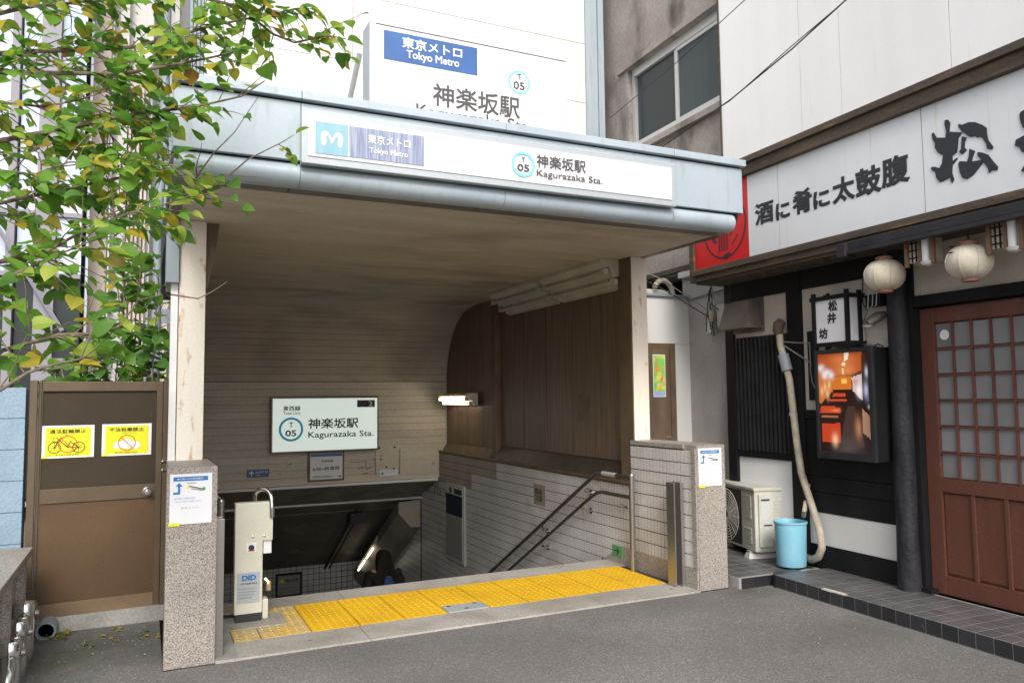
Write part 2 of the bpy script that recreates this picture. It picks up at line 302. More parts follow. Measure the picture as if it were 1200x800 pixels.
_shared = {}
def piece(name, key, maker, m, parent, loc, rot=None, scale=None):
    """alike pieces share one mesh, each is its own object"""
    if key not in _shared: _shared[key] = maker().mesh(name, m)
    o = bpy.data.objects.new(name, _shared[key]); COL.objects.link(o); o.parent = parent
    g = org_of(parent); o.location = (loc[0] - g[0], loc[1] - g[1], loc[2] - g[2])
    if rot: o.rotation_euler = rot
    if scale: o.scale = scale
    return o
def single(name, mb, m, label, cat, org, frame='W', group=None, kind=None, smooth=False, bevel=0):
    """a thing that is one mesh"""
    me = mb.mesh(name, m, org, smooth, bevel)
    if smooth and hasattr(me, 'set_sharp_from_angle'): me.set_sharp_from_angle(angle=R(40))
    o = bpy.data.objects.new(name, me); COL.objects.link(o)
    if frame == 'W': o.location = org
    else: p = NV * org[0] + TV * org[1]; o.location = (p.x, p.y, org[2]); o.rotation_euler = (0, 0, -RY)
    ORG[o.name] = org
    return tag(o, label, cat, group, kind)
def copy_tree(o, parent=None):
    c = o.copy(); COL.objects.link(c); c.parent = parent
    for ch in list(o.children): copy_tree(ch, c)
    return c
def text(name, parent, s, c, U, W, w, h, m, bold=0.0, depth=.0015, shear=0):
    """flat lettering fitted to a w x h rectangle whose lower left corner is c, reading along U, standing along W"""
    cu = bpy.data.curves.new(name, 'FONT'); cu.body = s; cu.resolution_u = 3; cu.bevel_depth = bold; cu.bevel_resolution = 1; cu.shear = shear
    t = bpy.data.objects.new('_t', cu); COL.objects.link(t)
    dg = bpy.context.evaluated_depsgraph_get(); me = bpy.data.meshes.new_from_object(t.evaluated_get(dg)); bpy.data.objects.remove(t); bpy.data.curves.remove(cu)
    co = np.empty(len(me.vertices) * 3); me.vertices.foreach_get('co', co); co = co.reshape(-1, 3)
    lo, hi = co.min(0), co.max(0); k = (co - lo) / np.maximum(hi - lo, 1e-6)
    U = np.array(U, float); W = np.array(W, float); g = np.array(org_of(parent) if parent else (0, 0, 0)); nrm = np.cross(U, W)
    zz = (co[:, 2:3] - lo[2]) / max(hi[2] - lo[2], 1e-6) * .001 if bold else 0
    out = np.array(c, float) - g + k[:, :1] * w * U + k[:, 1:2] * h * W + nrm * depth + nrm * zz
    me.vertices.foreach_set('co', out.ravel()); me.materials.clear(); me.materials.append(m); me.name = name; me.update()
    o = bpy.data.objects.new(name, me); COL.objects.link(o); o.parent = parent; return o
def flat(name, parent, c, U, W, polys, mats, depth=.001, label=None):
    """printed shapes on a plane: polys = [(material index, [(u, w)...])], each layer a hair above the one before"""
    U = Vector(U); W = Vector(W); Nn = U.cross(W); mb = MB()
    for i, (mi, pl) in enumerate(polys):
        d = depth + i * .00003; vs = [Vector(c) + U * a + W * b + Nn * d for a, b in pl]; mb.add(vs, [list(range(len(vs)))], mi)
    return mb.build(name, mats, parent, label=label, norm=False)
def ring(cx, cy, r, t, n=28, a0=0, a1=2 * math.pi):
    """thin ring as quads"""
    out = []
    for k in range(n):
        a, b = a0 + (a1 - a0) * k / n, a0 + (a1 - a0) * (k + 1) / n
        out.append([(cx + math.cos(x) * q, cy + math.sin(x) * q) for x, q in ((a, r - t), (a, r), (b, r), (b, r - t))])
    return out
def rect(x0, y0, x1, y1): return [(x0, y0), (x1, y0), (x1, y1), (x0, y1)]
def line(x0, y0, x1, y1, t):
    d = math.hypot(x1 - x0, y1 - y0); nx, ny = -(y1 - y0) / d * t / 2, (x1 - x0) / d * t / 2
    return [(x0 + nx, y0 + ny), (x0 - nx, y0 - ny), (x1 - nx, y1 - ny), (x1 + nx, y1 + ny)]
def disc(cx, cy, r, n=20): return [(cx + r * math.cos(2 * math.pi * k / n), cy + r * math.sin(2 * math.pi * k / n)) for k in range(n)]

class Canvas:
    """a small picture painted in numbers; becomes the colours of a printed sheet"""
    def __init__(s, nx, ny, col): s.nx, s.ny = nx, ny; s.a = np.ones((ny, nx, 3)) * np.array(col); yy, xx = np.mgrid[0:ny, 0:nx]; s.x = (xx + .5) / nx; s.y = (yy + .5) / ny
    def poly(s, pts, col, al=1.0):
        m = np.zeros(s.x.shape, bool); n = len(pts)
        for i in range(n):
            x0, y0 = pts[i]; x1, y1 = pts[(i + 1) % n]
            if y0 == y1: continue
            m ^= ((y0 > s.y) != (y1 > s.y)) & (s.x < (x1 - x0) * (s.y - y0) / (y1 - y0) + x0)
        s.a[m] = s.a[m] * (1 - al) + np.array(col) * al
    def blob(s, cx, cy, rx, ry, col, al=1.0):
        k = np.exp(-(((s.x - cx) / rx) ** 2 + ((s.y - cy) / ry) ** 2))[..., None] * al; s.a = s.a * (1 - k) + np.array(col) * k
    def sheet(s, name, parent, c, U, W, w, h, m):
        U = Vector(U); W = Vector(W); nx, ny = s.nx, s.ny; g = Vector(org_of(parent)); Nn = U.cross(W)
        vs = [tuple(Vector(c) - g + Nn * .001 + U * (w * i / nx) + W * (h * j / ny)) for j in range(ny + 1) for i in range(nx + 1)]
        fs = [(j * (nx + 1) + i, j * (nx + 1) + i + 1, (j + 1) * (nx + 1) + i + 1, (j + 1) * (nx + 1) + i) for j in range(ny) for i in range(nx)]
        me = bpy.data.meshes.new(name); me.from_pydata(vs, [], fs); me.materials.append(m)
        at = me.color_attributes.new('print', 'FLOAT_COLOR', 'CORNER'); cc = np.ones((ny * nx, 4, 4)); cc[:, :, :3] = s.a.reshape(-1, 1, 3); at.data.foreach_set('color', cc.ravel())
        o = bpy.data.objects.new(name, me); COL.objects.link(o); o.parent = parent; return o
UX, UZ = (1, 0, 0), (0, 0, 1)         # a sheet facing the camera side of the station: reads along +X
UT = (0, -1, 0)                        # a sheet on the restaurant's front or on the stair wall: reads along -t

# ================================================================ THE SETTING
g = MB()
for x0, x1, y0, y1 in ((-150, 150, -150, 4.83), (-150, .13, 4.83, 16), (4.16, 150, 4.83, 16), (-150, 150, 16, 200)):
    g.add([(x0, y0, 0), (x1, y0, 0), (x1, y1, 0), (x0, y1, 0)], [(0, 1, 2, 3)])
tag(g.build('ground', M['asphalt'], norm=False), kind='structure')
lit = MB(); rl = random.Random(3)
for i in range(170):
    a = rl.random()
    if a < .35: x, y = rl.uniform(-.45, .12), rl.uniform(4.6, 5.85)
    elif a < .6: x, y = rl.uniform(3.6, 4.3), rl.uniform(3.0, 4.8)
    else: x, y = rl.uniform(-.4, 4.25), rl.uniform(3.3, 4.75)
    s_ = rl.uniform(.002, .005); t = rl.uniform(0, 3)
    lit.add([(x + s_ * math.cos(t + k) * (1 + .5 * (k % 2)), y + s_ * math.sin(t + k), .004) for k in (0, 1.6, 3.1, 4.7)] + [(x, y, .008)], [(0, 1, 4), (1, 2, 4), (2, 3, 4), (3, 0, 4)])
tag(lit.build('litter_flecks', M['litter'], norm=False), kind='stuff', label='pale grit and leaf scraps scattered on the asphalt', cat='litter')

# entrance floor: granite edging and tactile tiles (setting)
fl = thing('entrance_floor', None, None, (.4, 4.83, 0)); fl['kind'] = 'structure'
B('bed', M['grout'], fl, .402, 3.88, 4.835, 6.12, -.25, .004)
xs = [.40, 1.31, 2.17, 3.02, 3.88]
for a, b in zip(xs, xs[1:]):
    B('granite_slab', M['granite_pale'], fl, a + .002, b - .002, 4.83, 5.155, -.1, .012, bevel=.003)
xs = [.40, 1.39, 2.36, 3.3, 3.88]
for a, b in zip(xs, xs[1:]):
    B('granite_slab', M['granite_pale'], fl, a + .002, b - .002, 5.862, 6.15, -.15, .012, bevel=.003)
def tact(wd, dp):
    mb = MB().box(-wd / 2, wd / 2, -dp / 2, dp / 2, -.01, .014)
    nx, ny = max(2, round(wd / .0517)), max(2, round(dp / .0583))
    for i in range(nx):
        for j in range(ny):
            cx, cy = (i + .5) / nx * wd - wd / 2, (j + .5) / ny * dp - dp / 2
            mb.add([(cx + .012 * math.cos(a) , cy + .012 * math.sin(a), .014) for a in (0, 1.05, 2.1, 3.14, 4.19, 5.24)] + [(cx + .008 * math.cos(a), cy + .008 * math.sin(a), .0172) for a in (0, 1.05, 2.1, 3.14, 4.19, 5.24)],
                   [(6, 7, 8, 9, 10, 11)] + [(k, (k + 1) % 6, 6 + (k + 1) % 6, 6 + k) for k in range(6)])
    return mb
jx = [.535, .70, 1.01, 1.325, 1.635, 1.945, 2.26, 2.57, 2.88, 3.19, 3.50, 3.80]
for i, (a, b) in enumerate(zip(jx, jx[1:])):
    m = M['tactile_worn'] if i < 2 else M['tactile']; wd = b - a - .007; cx = (a + b) / 2
    for y0, y1 in ((5.158, 5.33), (5.333, 5.50), (5.503, 5.68), (5.683, 5.86)):
        if y1 < 5.35 and 5 <= i <= 5: continue                 # the notch round the steel floor plate
        if i < 1 and y0 > 5.4: continue
        piece('tactile_tile', 'tact%.2f%.2f%d' % (wd, y1 - y0, i < 2), lambda: tact(wd, y1 - y0), m, fl, (cx, (y0 + y1) / 2, 0))
B('steel_plate', M['signframe'], fl, 1.95, 2.257, 5.16, 5.33, -.01, .016, bevel=.002)
for x, y in ((2.0, 5.30), (2.2, 5.30), (2.1, 5.20)): B('bolt_slot', M['black'], fl, x - .014, x + .014, y - .007, y + .007, .01, .019)
B('mortar_patch', M['concrete_grey'], fl, .402, .532, 4.84, 5.4, -.01, .015)
for i, x in enumerate((.5, .95, 1.8, 3.3, 3.7)): B('rubber_mark', M['black'], fl, x, x + .03, 4.95 + .03 * (i % 3), 4.957 + .03 * (i % 3), .005, .0135) if i in (1, 4) else None

# stairs down (setting)
st = thing('stairs', None, None, (.4, 6.15, 0)); st['kind'] = 'structure'
for i in range(24): B('step', M['step'], st, .402, 3.878, 6.152 + .295 * i, 6.152 + .295 * (i + 1) + (0 if i < 23 else 1.2), -.165 * (i + 1) - .3, -.165 * (i + 1), bevel=.006)

# ================================================================ STATION ENTRANCE
se = thing('station_entrance', 'subway station entrance with blue grey canopy over tiled stairs going down', 'station entrance', (2.1, 4.83, 0))
def P_(n, m, *a, **k): return B(n, M[m], se, *a, **k)
# granite pillars and short side walls
P_('granite_pillar', 'granite', .131, .40, 4.842, 4.998, 0, 1.118, bevel=.004)
P_('side_wall', 'concrete_grey', .17, .40, 5.0, 5.74, 0, 1.06)
P_('wall_cap', 'granite', .15, .41, 5.0, 5.76, 1.06, 1.10)
P_('granite_pillar', 'granite', 3.886, 4.16, 4.846, 5.0, 0, 1.112, bevel=.004)
P_('side_wall', 'grout', 3.8768, 4.12, 5.0, 5.74, -.2, 1.075)
P_('wall_cap', 'granite', 3.872, 4.15, 5.0, 5.735, 1.076, 1.112, bevel=.003)
P_('pillar_edge', 'granite', 3.868, 3.884, 4.85, 4.90, .168, 1.09)
# skirting granite: level beside the landing, then following the stairs
MB().prism([(4.86, 0), (6.15, 0), (6.15, -.1), (14, -4.5), (14, -4.0), (5.9, .17), (4.86, .17)], 'x', 3.872, 3.886).build('skirting', M['granite'], se)
# tile core of the long wall
MB().prism([(5.74, -.3), (5.74, .72), (11.42, .72), (11.42, -3.6), (14.2, -5), (14.2, -5.2), (11, -5.2)], 'x', 3.8768, 4.2).build('stair_wall', M['grout'], se)
MB().box(3.8768, 4.2, 11.42, 14.2, -5, -.1).build('stair_wall', M['grout'], se)
tl = MB(); tw = MB()
def tile(mb, y, z, dy=.046, dz=.0935): mb.box(3.874, 3.888, y, y + dy, z, z + dz)
rt = random.Random(5)
nrow = 0
z = .705 - .0
rows = []
zz = .168
while zz < 1.06: rows.append(zz); zz += .1005
for zr in rows:                         # the short wall by the pillar
    y = 4.905
    while y < 5.735: tile(tl, y, zr, .0392, min(.0925, 1.074 - zr)); y += .0465
tl.build('wall_tiles', M['tile'], se, kind='stuff', norm=False)
tl = MB()
zr = .619
while zr > -3.2:
    y = 5.78
    while y < 13.9:
        lim = .18 - .52 * max(0, y - 5.9)
        if zr > lim - .09 and not (y > 11.4 and zr > -.3) and (zr > -2.3 or y > 8):
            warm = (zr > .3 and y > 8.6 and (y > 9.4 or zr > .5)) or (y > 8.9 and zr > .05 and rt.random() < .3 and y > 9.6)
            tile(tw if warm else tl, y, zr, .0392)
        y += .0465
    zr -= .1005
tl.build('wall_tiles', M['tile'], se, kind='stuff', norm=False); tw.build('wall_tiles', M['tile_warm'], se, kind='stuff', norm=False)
# sill, sloping ledge and brown panels above the stair wall
P_('sill', 'brownframe', 3.862, 3.93, 5.74, 10.62, .722, .748, bevel=.003)
MB().prism([(3.90, .749), (3.99, .90), (4.03, .90), (4.03, .749)], 'y', 5.74, 8.72).build('ledge', M['steel_dk'], se)
MB().prism([(3.92, .749), (3.99, .86), (4.03, .86), (4.03, .749)], 'y', 8.9, 10.6).build('ledge', M['brownframe'], se)
jy = [5.86, 6.39, 6.945, 7.52, 8.08, 8.72]
for a, b in zip(jy, jy[1:]): P_('metal_panel', 'panel', 3.998, 4.03, a + .009, b - .009, .905, 2.75)
jy = [8.9, 9.28, 9.82, 10.2, 10.62]
for a, b in zip(jy, jy[1:]):
    top = [2.74 if y < 9.62 else 1.74 + math.sqrt(max(0, 1 - (y - 9.62) ** 2)) for y in np.linspace(a + .006, b - .006, 7)]
    MB().prism([(float(y), t) for y, t in zip(np.linspace(a + .006, b - .006, 7), top)] + [(b - .006, .865), (a + .006, .865)], 'x', 3.998, 4.03).build('metal_panel', M['panel'], se)
P_('outer_wall', 'concrete_grey', 4.035, 4.12, 5.86, 10.7, 0, 2.8)
P_('post', 'brownframe', 3.93, 4.03, 8.73, 8.86, .75, 2.74, bevel=.004)
P_('access_plate', 'brownframe', 3.990, 3.999, 6.62, 6.84, 1.25, 1.52)
# columns
P_('column', 'col', 3.90, 4.062, 5.70, 5.84, 1.113, 2.738, bevel=.003)
P_('column_side', 'brownframe', 3.885, 3.898, 5.70, 5.90, .75, 2.738)
P_('column', 'col', .205, .372, 5.70, 5.84, 1.05, 2.738, bevel=.003)
P_('column_flange', 'signwhite', .155, .198, 5.72, 5.80, 1.04, 2.3)
MB().prism([(.374, 2.738), (.46, 2.738), (.43, 2.5), (.385, 2.28), (.374, 2.28)], 'y', 5.74, 5.82).build('gusset', M['brownframe'], se)
P_('wall_flashing', 'bpipe', .12, .20, 5.66, 5.9, 2.3, 2.738)
# ceiling of boards, arc and back wall
ys = []; y = 4.703
while y < 9.60: ys.append(y); y += .098
for y in ys: piece('ceiling_board', 'cb', lambda: MB().box(-1.9, 1.9, 0, .0945, 0, .02), M['ceil'], se, (2.10, y, 2.74))
y0 = ys[-1] + .098
na = 16
for i in range(na):
    a0, a1 = math.pi / 2 * i / na, math.pi / 2 * (i + .955) / na
    p = [(9.62 + r * math.sin(a), 1.74 + r * math.cos(a)) for a, r in ((a0, 1.0), (a1, 1.0), (a1, 1.02), (a0, 1.02))]
    MB().prism(p, 'x', .362, 3.996).build('curved_board', M['ceil'], se)
z = 1.735
while z > .44: piece('wall_board', 'wb', lambda: MB().box(-1.818, 1.818, 0, .02, -.0945, 0), M['backb'], se, (2.178, 10.62, z)); z -= .098
P_('wall_board', 'backb', .402, 3.86, 10.60, 10.618, .365, .45)
arc = [(9.62 + 1.035 * math.sin(math.pi / 2 * i / 16), 1.74 + 1.035 * math.cos(math.pi / 2 * i / 16)) for i in range(17)]
MB().prism([(4.72, 2.775)] + arc + [(10.655, .36), (10.9, .36), (10.9, 3.0), (4.72, 3.0)], 'x', .36, 4.04).build('roof_shell', M['black'], se)
P_('inner_wall', 'concrete_grey', .30, .36, 5.86, 14.4, -5, 2.9); P_('inner_wall', 'concrete_grey', .361, .40, 5.0, 14.2, -5, -.3)
MB().tube([(3.985, 9.62 + .985 * math.sin(a * math.pi / 32), 1.74 + .985 * math.cos(a * math.pi / 32)) for a in range(17)] + [(3.985, 10.605, .9)], .008, 6).build('edge_trim', M['alu'], se, smooth=True)
# access covers on the back wall
for x0, x1, z0, z1 in ((2.93, 3.26, .47, .86), (3.28, 3.82, .43, .80)): P_('access_cover', 'backb', x0, x1, 10.585, 10.60, z0, z1, bevel=.003)
for x, z_ in ((2.98, .82), (3.2, .82), (3.0, .66), (3.08, .55), (3.19, .52)): P_('bolt', 'acdark', x - .012, x + .012, 10.578, 10.586, z_ - .012, z_ + .012)
# rim, sloping band, lower strip, sloping stair ceiling
P_('rim', 'signwhite', .402, 3.84, 10.57, 10.66, .325, .36, bevel=.004)
for a, b in ((.402, 2.66), (2.67, 3.2), (3.21, 3.82)):
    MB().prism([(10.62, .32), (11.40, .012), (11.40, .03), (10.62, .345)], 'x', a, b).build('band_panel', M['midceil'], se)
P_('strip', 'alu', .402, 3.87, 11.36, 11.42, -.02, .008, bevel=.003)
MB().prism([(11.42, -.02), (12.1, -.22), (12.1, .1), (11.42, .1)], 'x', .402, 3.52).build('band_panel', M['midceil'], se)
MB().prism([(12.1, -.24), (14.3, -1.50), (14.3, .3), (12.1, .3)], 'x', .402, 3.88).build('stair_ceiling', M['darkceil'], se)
MB().prism([(10.9, .36), (11.5, .1), (14.3, .3), (14.3, 3), (10.9, 3)], 'x', .36, 4.1).build('roof_shell', M['black'], se)
MB().tube([(3.0, 11.9, -.2), (3.0, 14.2, -1.52)], .02).build('pipe', M['acdark'], se); MB().tube([(3.08, 11.9, -.2), (3.08, 14.2, -1.52)], .012).build('pipe', M['acdark'], se)
P_('junction_box', 'acdark', 2.93, 3.15, 12.0, 12.25, -.42, -.26)
# duct cover along the right wall (its front is a panel with a cut corner)
pf = [(3.522, -.065), (3.873, -.05), (3.873, -.46), (3.711, -.45), (3.522, -.23)]
v = MB(); sl = -.56; L_ = 2.72; v.add([(x, 11.46, z) for x, z in pf] + [(x, 11.46 + L_, z + sl * L_) for x, z in pf], [(0, 1, 2, 3, 4), (5, 9, 8, 7, 6)] + [(i, (i + 1) % 5, 5 + (i + 1) % 5, 5 + i) for i in range(5)])
v.build('duct_cover', M['midceil'], se)
MB().prism(pf, 'y', 11.445, 11.458).build('duct_end', M['duct'], se)
P_('wall_edge', 'steel_dk', 3.862, 3.884, 11.40, 11.43, -3.2, -.02)
# end wall of the lower landing, tiled
P_('end_wall', 'grout', .402, 3.88, 14.21, 14.4, -5.2, .2)
et = MB(); z = -1.30
while z > -4.2:
    x = .41
    while x < 3.86: et.box(x, x + .090, 14.2, 14.213, z - .090, z); x += .1
    z -= .1
et.build('wall_tiles', M['tile'], se, kind='stuff', norm=False)
# canopy
seam = [.112, .783, 3.402, 4.052]
for a, b in zip(seam, seam[1:]): P_('fascia_panel', 'fascia', a + .002, b - .002, 4.43, 4.47, 2.862, 3.20, bevel=.003)
for a, b in zip([.10, .783, 2.072, 3.402], [.783, 2.072, 3.402, 4.065]): P_('coping', 'fascia', a + .0015, b - .0015, 4.395, 4.472, 3.213, 3.263, bevel=.004)
P_('shadow_gap', 'black', .13, 4.04, 4.44, 4.471, 3.195, 3.212)
for a, b in zip([.12, .783, 2.072, 3.402], [.783, 2.072, 3.402, 3.975]):
    pr = [(4.505 - .078 * math.sin(t), 2.79 + .072 * math.cos(t)) for t in [math.pi * k / 12 for k in range(13)]]
    MB().prism(pr + [(4.52, 2.718), (4.52, 2.862)], 'x', a + .0015, b - .0015).build('edge_roll', M['fascia'], se, smooth=True)
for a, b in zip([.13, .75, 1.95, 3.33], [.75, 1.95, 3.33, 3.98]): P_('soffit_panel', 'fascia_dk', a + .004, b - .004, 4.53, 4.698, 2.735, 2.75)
P_('canopy_core', 'black', .13, 4.03, 4.475, 10.9, 2.80, 3.19)
P_('canopy_side', 'fascia', 4.034, 4.05, 4.475, 6.2, 2.862, 3.20); P_('canopy_side', 'fascia', .112, .128, 4.475, 6.2, 2.862, 3.20)
P_('edge_beam', 'brownframe', 4.0, 4.06, 4.7, 6.0, 2.735, 2.80); P_('edge_beam', 'brownframe', .13, .20, 4.7, 5.9, 2.735, 2.80)
P_('roof_top', 'concrete_grey', .13, 4.03, 4.476, 8.0, 3.191, 3.205)

# ---- canopy signboard
cs = thing('canopy_signboard', 'long narrow white station signboard fixed across the canopy front', 'sign', (2.05, 4.43, 2.84))
B('frame', M['signframe'], cs, .778, 3.386, 4.372, 4.428, 2.835, 3.15, bevel=.005)
B('sign_face', M['white_sign'], cs, .812, 3.345, 4.366, 4.374, 2.878, 3.108)
Yf = 4.3655
B('logo_plate', M['cyan_faded'], cs, .853, 1.040, 4.3625, 4.3665, 2.897, 3.083); B('name_plate', M['navy_faded'], cs, 1.048, 1.502, 4.3625, 4.3665, 2.899, 3.081)
def heart_m(cx, cy, s_):               # the two-lobed M of the metro
    out = []
    for sg in (-1, 1):                 # each lobe: an outer leaf and the inner stroke down to the middle
        pts = [(.06, .10), (.16, .28), (.32, .40), (.48, .36), (.58, .16), (.60, -.12), (.52, -.42), (.38, -.44), (.30, -.22), (.34, .02), (.30, .16), (.20, .14), (.12, -.04), (.0, -.30), (-.0, -.02)]
        out.append([(cx + sg * s_ * a, cy + s_ * b) for a, b in pts])
    return out
flat('logo', cs, (.9465, 4.362, 2.99), UX, UZ, [(0, p) for p in heart_m(0, 0, .105)], [M['inkwhite']])
text('lettering', cs, '東京メトロ', (1.155, 4.362, 2.992), UX, UZ, .26, .056, M['inkwhite'], .012)
text('lettering', cs, 'Tokyo Metro', (1.165, 4.362, 2.926), UX, UZ, .235, .044, M['inkwhite'], .012)
flat('ring', cs, (2.172, 4.362, 2.99), UX, UZ, [(0, p) for p in ring(0, 0, .083, .017)], [M['ring_pale']])
text('lettering', cs, 'T', (2.159, 4.362, 3.004), UX, UZ, .026, .032, M['ink_grey'], .012); text('lettering', cs, '05', (2.129, 4.362, 2.945), UX, UZ, .086, .046, M['ink_grey'], .015)
text('lettering', cs, '神楽坂駅', (2.268, 4.362, 2.985), UX, UZ, .37, .086, M['ink_grey'], .012)
text('lettering', cs, 'Kagurazaka Sta.', (2.268, 4.362, 2.912), UX, UZ, .50, .057, M['ink_grey'], .006)

# ---- rooftop signboard
rs = thing('rooftop_signboard', 'large white station signboard standing on the canopy roof before the white building', 'sign', (2.24, 5.3, 3.24))
B('sign_box', M['signwhite'], rs, 1.43, 3.045, 5.31, 5.48, 3.25, 4.225, bevel=.004)
B('side_cover', M['signframe'], rs, 1.418, 1.429, 5.312, 5.50, 3.25, 4.225)
B('sign_face', M['white_sign'], rs, 1.462, 3.030, 5.302, 5.309, 3.26, 4.205)
B('edge_line', M['ink_grey'], rs, 1.462, 3.030, 5.2985, 5.303, 4.2055, 4.211); B('edge_line', M['signframe'], rs, 3.030, 3.035, 5.2985, 5.303, 3.26, 4.211)
B('name_plate', M['navy'], rs, 1.521, 2.254, 5.2975, 5.303, 3.957, 4.171)
text('lettering', rs, '東京メトロ', (1.655, 5.297, 4.062), UX, UZ, .475, .085, M['inkwhite'], .025)
text('lettering', rs, 'Tokyo Metro', (1.69, 5.297, 3.973), UX, UZ, .415, .078, M['inkwhite'], .02)
flat('ring', rs, (2.612, 5.3015, 3.962), UX, UZ, [(0, p) for p in ring(0, 0, .096, .017)], [M['ring_pale']])
text('lettering', rs, 'T', (2.595, 5.301, 3.985), UX, UZ, .034, .045, M['ink'], .012); text('lettering', rs, '05', (2.562, 5.301, 3.905), UX, UZ, .096, .062, M['ink'], .012)
text('lettering', rs, '神楽坂駅', (1.895, 5.301, 3.665), UX, UZ, .72, .175, M['ink_grey'], .015)
text('lettering', rs, 'Kagurazaka Sta.', (1.765, 5.301, 3.538), UX, UZ, .95, .125, M['ink_grey'], .008)
MB().tube([(1.42, 5.6, 4.1), (1.33, 6.1, 3.25)], .022, 6).build('brace', M['alu'], rs)
MB().tube([(3.0, 5.6, 4.1), (3.0, 6.1, 3.25)], .022, 6).build('brace', M['alu'], rs)

# ---- lit station sign on the back wall
X0, X1, Z0, Z1 = 1.507, 2.945, .800, 1.535
ls = thing('lit_station_sign', 'backlit pale green station name sign mounted on the back wall', 'sign', (2.23, 10.6, Z0))
B('sign_box', M['steel_dk'], ls, X0, X1, 10.50, 10.60, Z0, Z1, bevel=.006)
B('sign_face', M['litsign'], ls, X0 + .022, X1 - .022, 10.493, 10.502, Z0 + .022, Z1 - .022)
def sgn(px, py): # fraction of the face
    return X0 + (px - 115) / (955 - 115) * (X1 - X0), Z1 - (py - 98) / (508 - 98) * (Z1 - Z0)
def st_(s, px0, py0, px1, py1, m, bold=0):
    a, b = sgn(px0, py1), sgn(px1, py0); text('lettering', ls, s, (a[0], 10.4925, a[1]), UX, UZ, b[0] - a[0], b[1] - a[1], M[m], bold)
st_('東西線', 203, 163, 335, 200, 'ink', .02); st_('Tozai Line', 203, 205, 333, 226, 'ink_grey', .01)
c = sgn(265, 335); flat('ring', ls, (c[0], 10.492, c[1]), UX, UZ, [(0, p) for p in ring(0, 0, .158, .030)], [M['ring_blue']])

st_('T', 250, 283, 280, 322, 'ink', .02); st_('05', 222, 340, 305, 386, 'ink', .025)
st_('神楽坂駅', 393, 258, 790, 336, 'ink', .02); st_('Kagurazaka Sta.', 395, 356, 912, 414, 'ink', .012)
a, b = sgn(778, 180), sgn(922, 126); flat('exit_plate', ls, (a[0], 10.492, a[1]), UX, UZ, [(0, rect(0, 0, b[0] - a[0], b[1] - a[1]))], [M['ink']])
st_('2', 872, 134, 902, 172, 'inkwhite', .02); st_('出入口', 787, 134, 850, 152, 'inkwhite'); st_('Exit', 790, 156, 840, 172, 'inkwhite')

# ---- opening hours board and little direction plates
X0, X1, Z0, Z1 = 2.002, 2.484, .405, .800
hb = thing('opening_hours_board', 'small framed opening hours notice hanging below the lit station sign', 'sign', (2.24, 10.6, Z0))
B('frame', M['brownframe'], hb, X0, X1, 10.555, 10.60, Z0, Z1 - .003, bevel=.004)
B('notice', M['paper'], hb, X0 + .025, X1 - .025, 10.550, 10.556, Z0 + .025, Z1 - .02)
B('blue_header', M['navy'], hb, X0 + .03, X1 - .03, 10.547, 10.551, Z1 - .065, Z1 - .025)
for s_, x, z, w_, h_ in (('利用時間', 2.17, .655, .16, .035), ('6:00~終車時', 2.06, .545, .36, .055), ('終車時刻は 駅係員まで', 2.06, .455, .27, .026)): text('lettering', hb, s_, (x, 10.5485, z), UX, UZ, w_, h_, M['ink_grey'], .012)
flat('arrow', hb, (2.39, 10.549, .462), UX, UZ, [(0, line(0, 0, .04, 0, .008)), (0, [(.03, -.02), (.055, 0), (.03, .02)])], [M['ink']])
up = thing('stairs_up_plate', 'small dark blue plate with white up arrow low on back wall', 'sign', (1.37, 10.6, .50))
B('plate', M['navy'], up, 1.228, 1.505, 10.590, 10.599, .50, .60)
flat('arrow', up, (1.285, 10.5895, .515), UX, UZ, [(0, line(0, 0, 0, .05, .012)), (0, line(0, .062, -.028, .03, .012)), (0, line(0, .062, .028, .03, .012))], [M['inkwhite']])
text('lettering', up, 'のぼり口', (1.335, 10.589, .548), UX, UZ, .15, .032, M['inkwhite'], .01); text('lettering', up, 'Up', (1.34, 10.589, .515), UX, UZ, .05, .02, M['inkwhite'], .01)
dn = thing('stairs_down_plate', 'small pale plate with down arrow low on back wall near tiles', 'sign', (3.1, 10.6, .44))
B('plate', M['paper'], dn, 2.98, 3.24, 10.570, 10.583, .43, .51)
flat('arrow', dn, (3.02, 10.569, .445), UX, UZ, [(0, line(0, .01, 0, .05, .01)), (0, line(0, 0, -.025, .03, .01)), (0, line(0, 0, .025, .03, .01))], [M['bluep']])
text('lettering', dn, 'くだり口', (3.07, 10.569, .475), UX, UZ, .13, .024, M['bluep'], .01)
gr = flat('scribble', se, (2.52, 10.6, .47), UX, UZ, [(0, line(.05, .16, .28, .17, .006)), (0, line(.28, .17, .27, .08, .006)), (0, line(.16, .06, .20, .09, .008)), (0, line(.20, .09, .25, .08, .008)), (0, line(.27, .06, .34, .08, .008)), (0, line(.22, .0, .30, .01, .008)), (0, line(-.80, .16, -.72, .18, .006)), (0, line(-.9, .05, -.85, .055, .006))], [M['ink']])

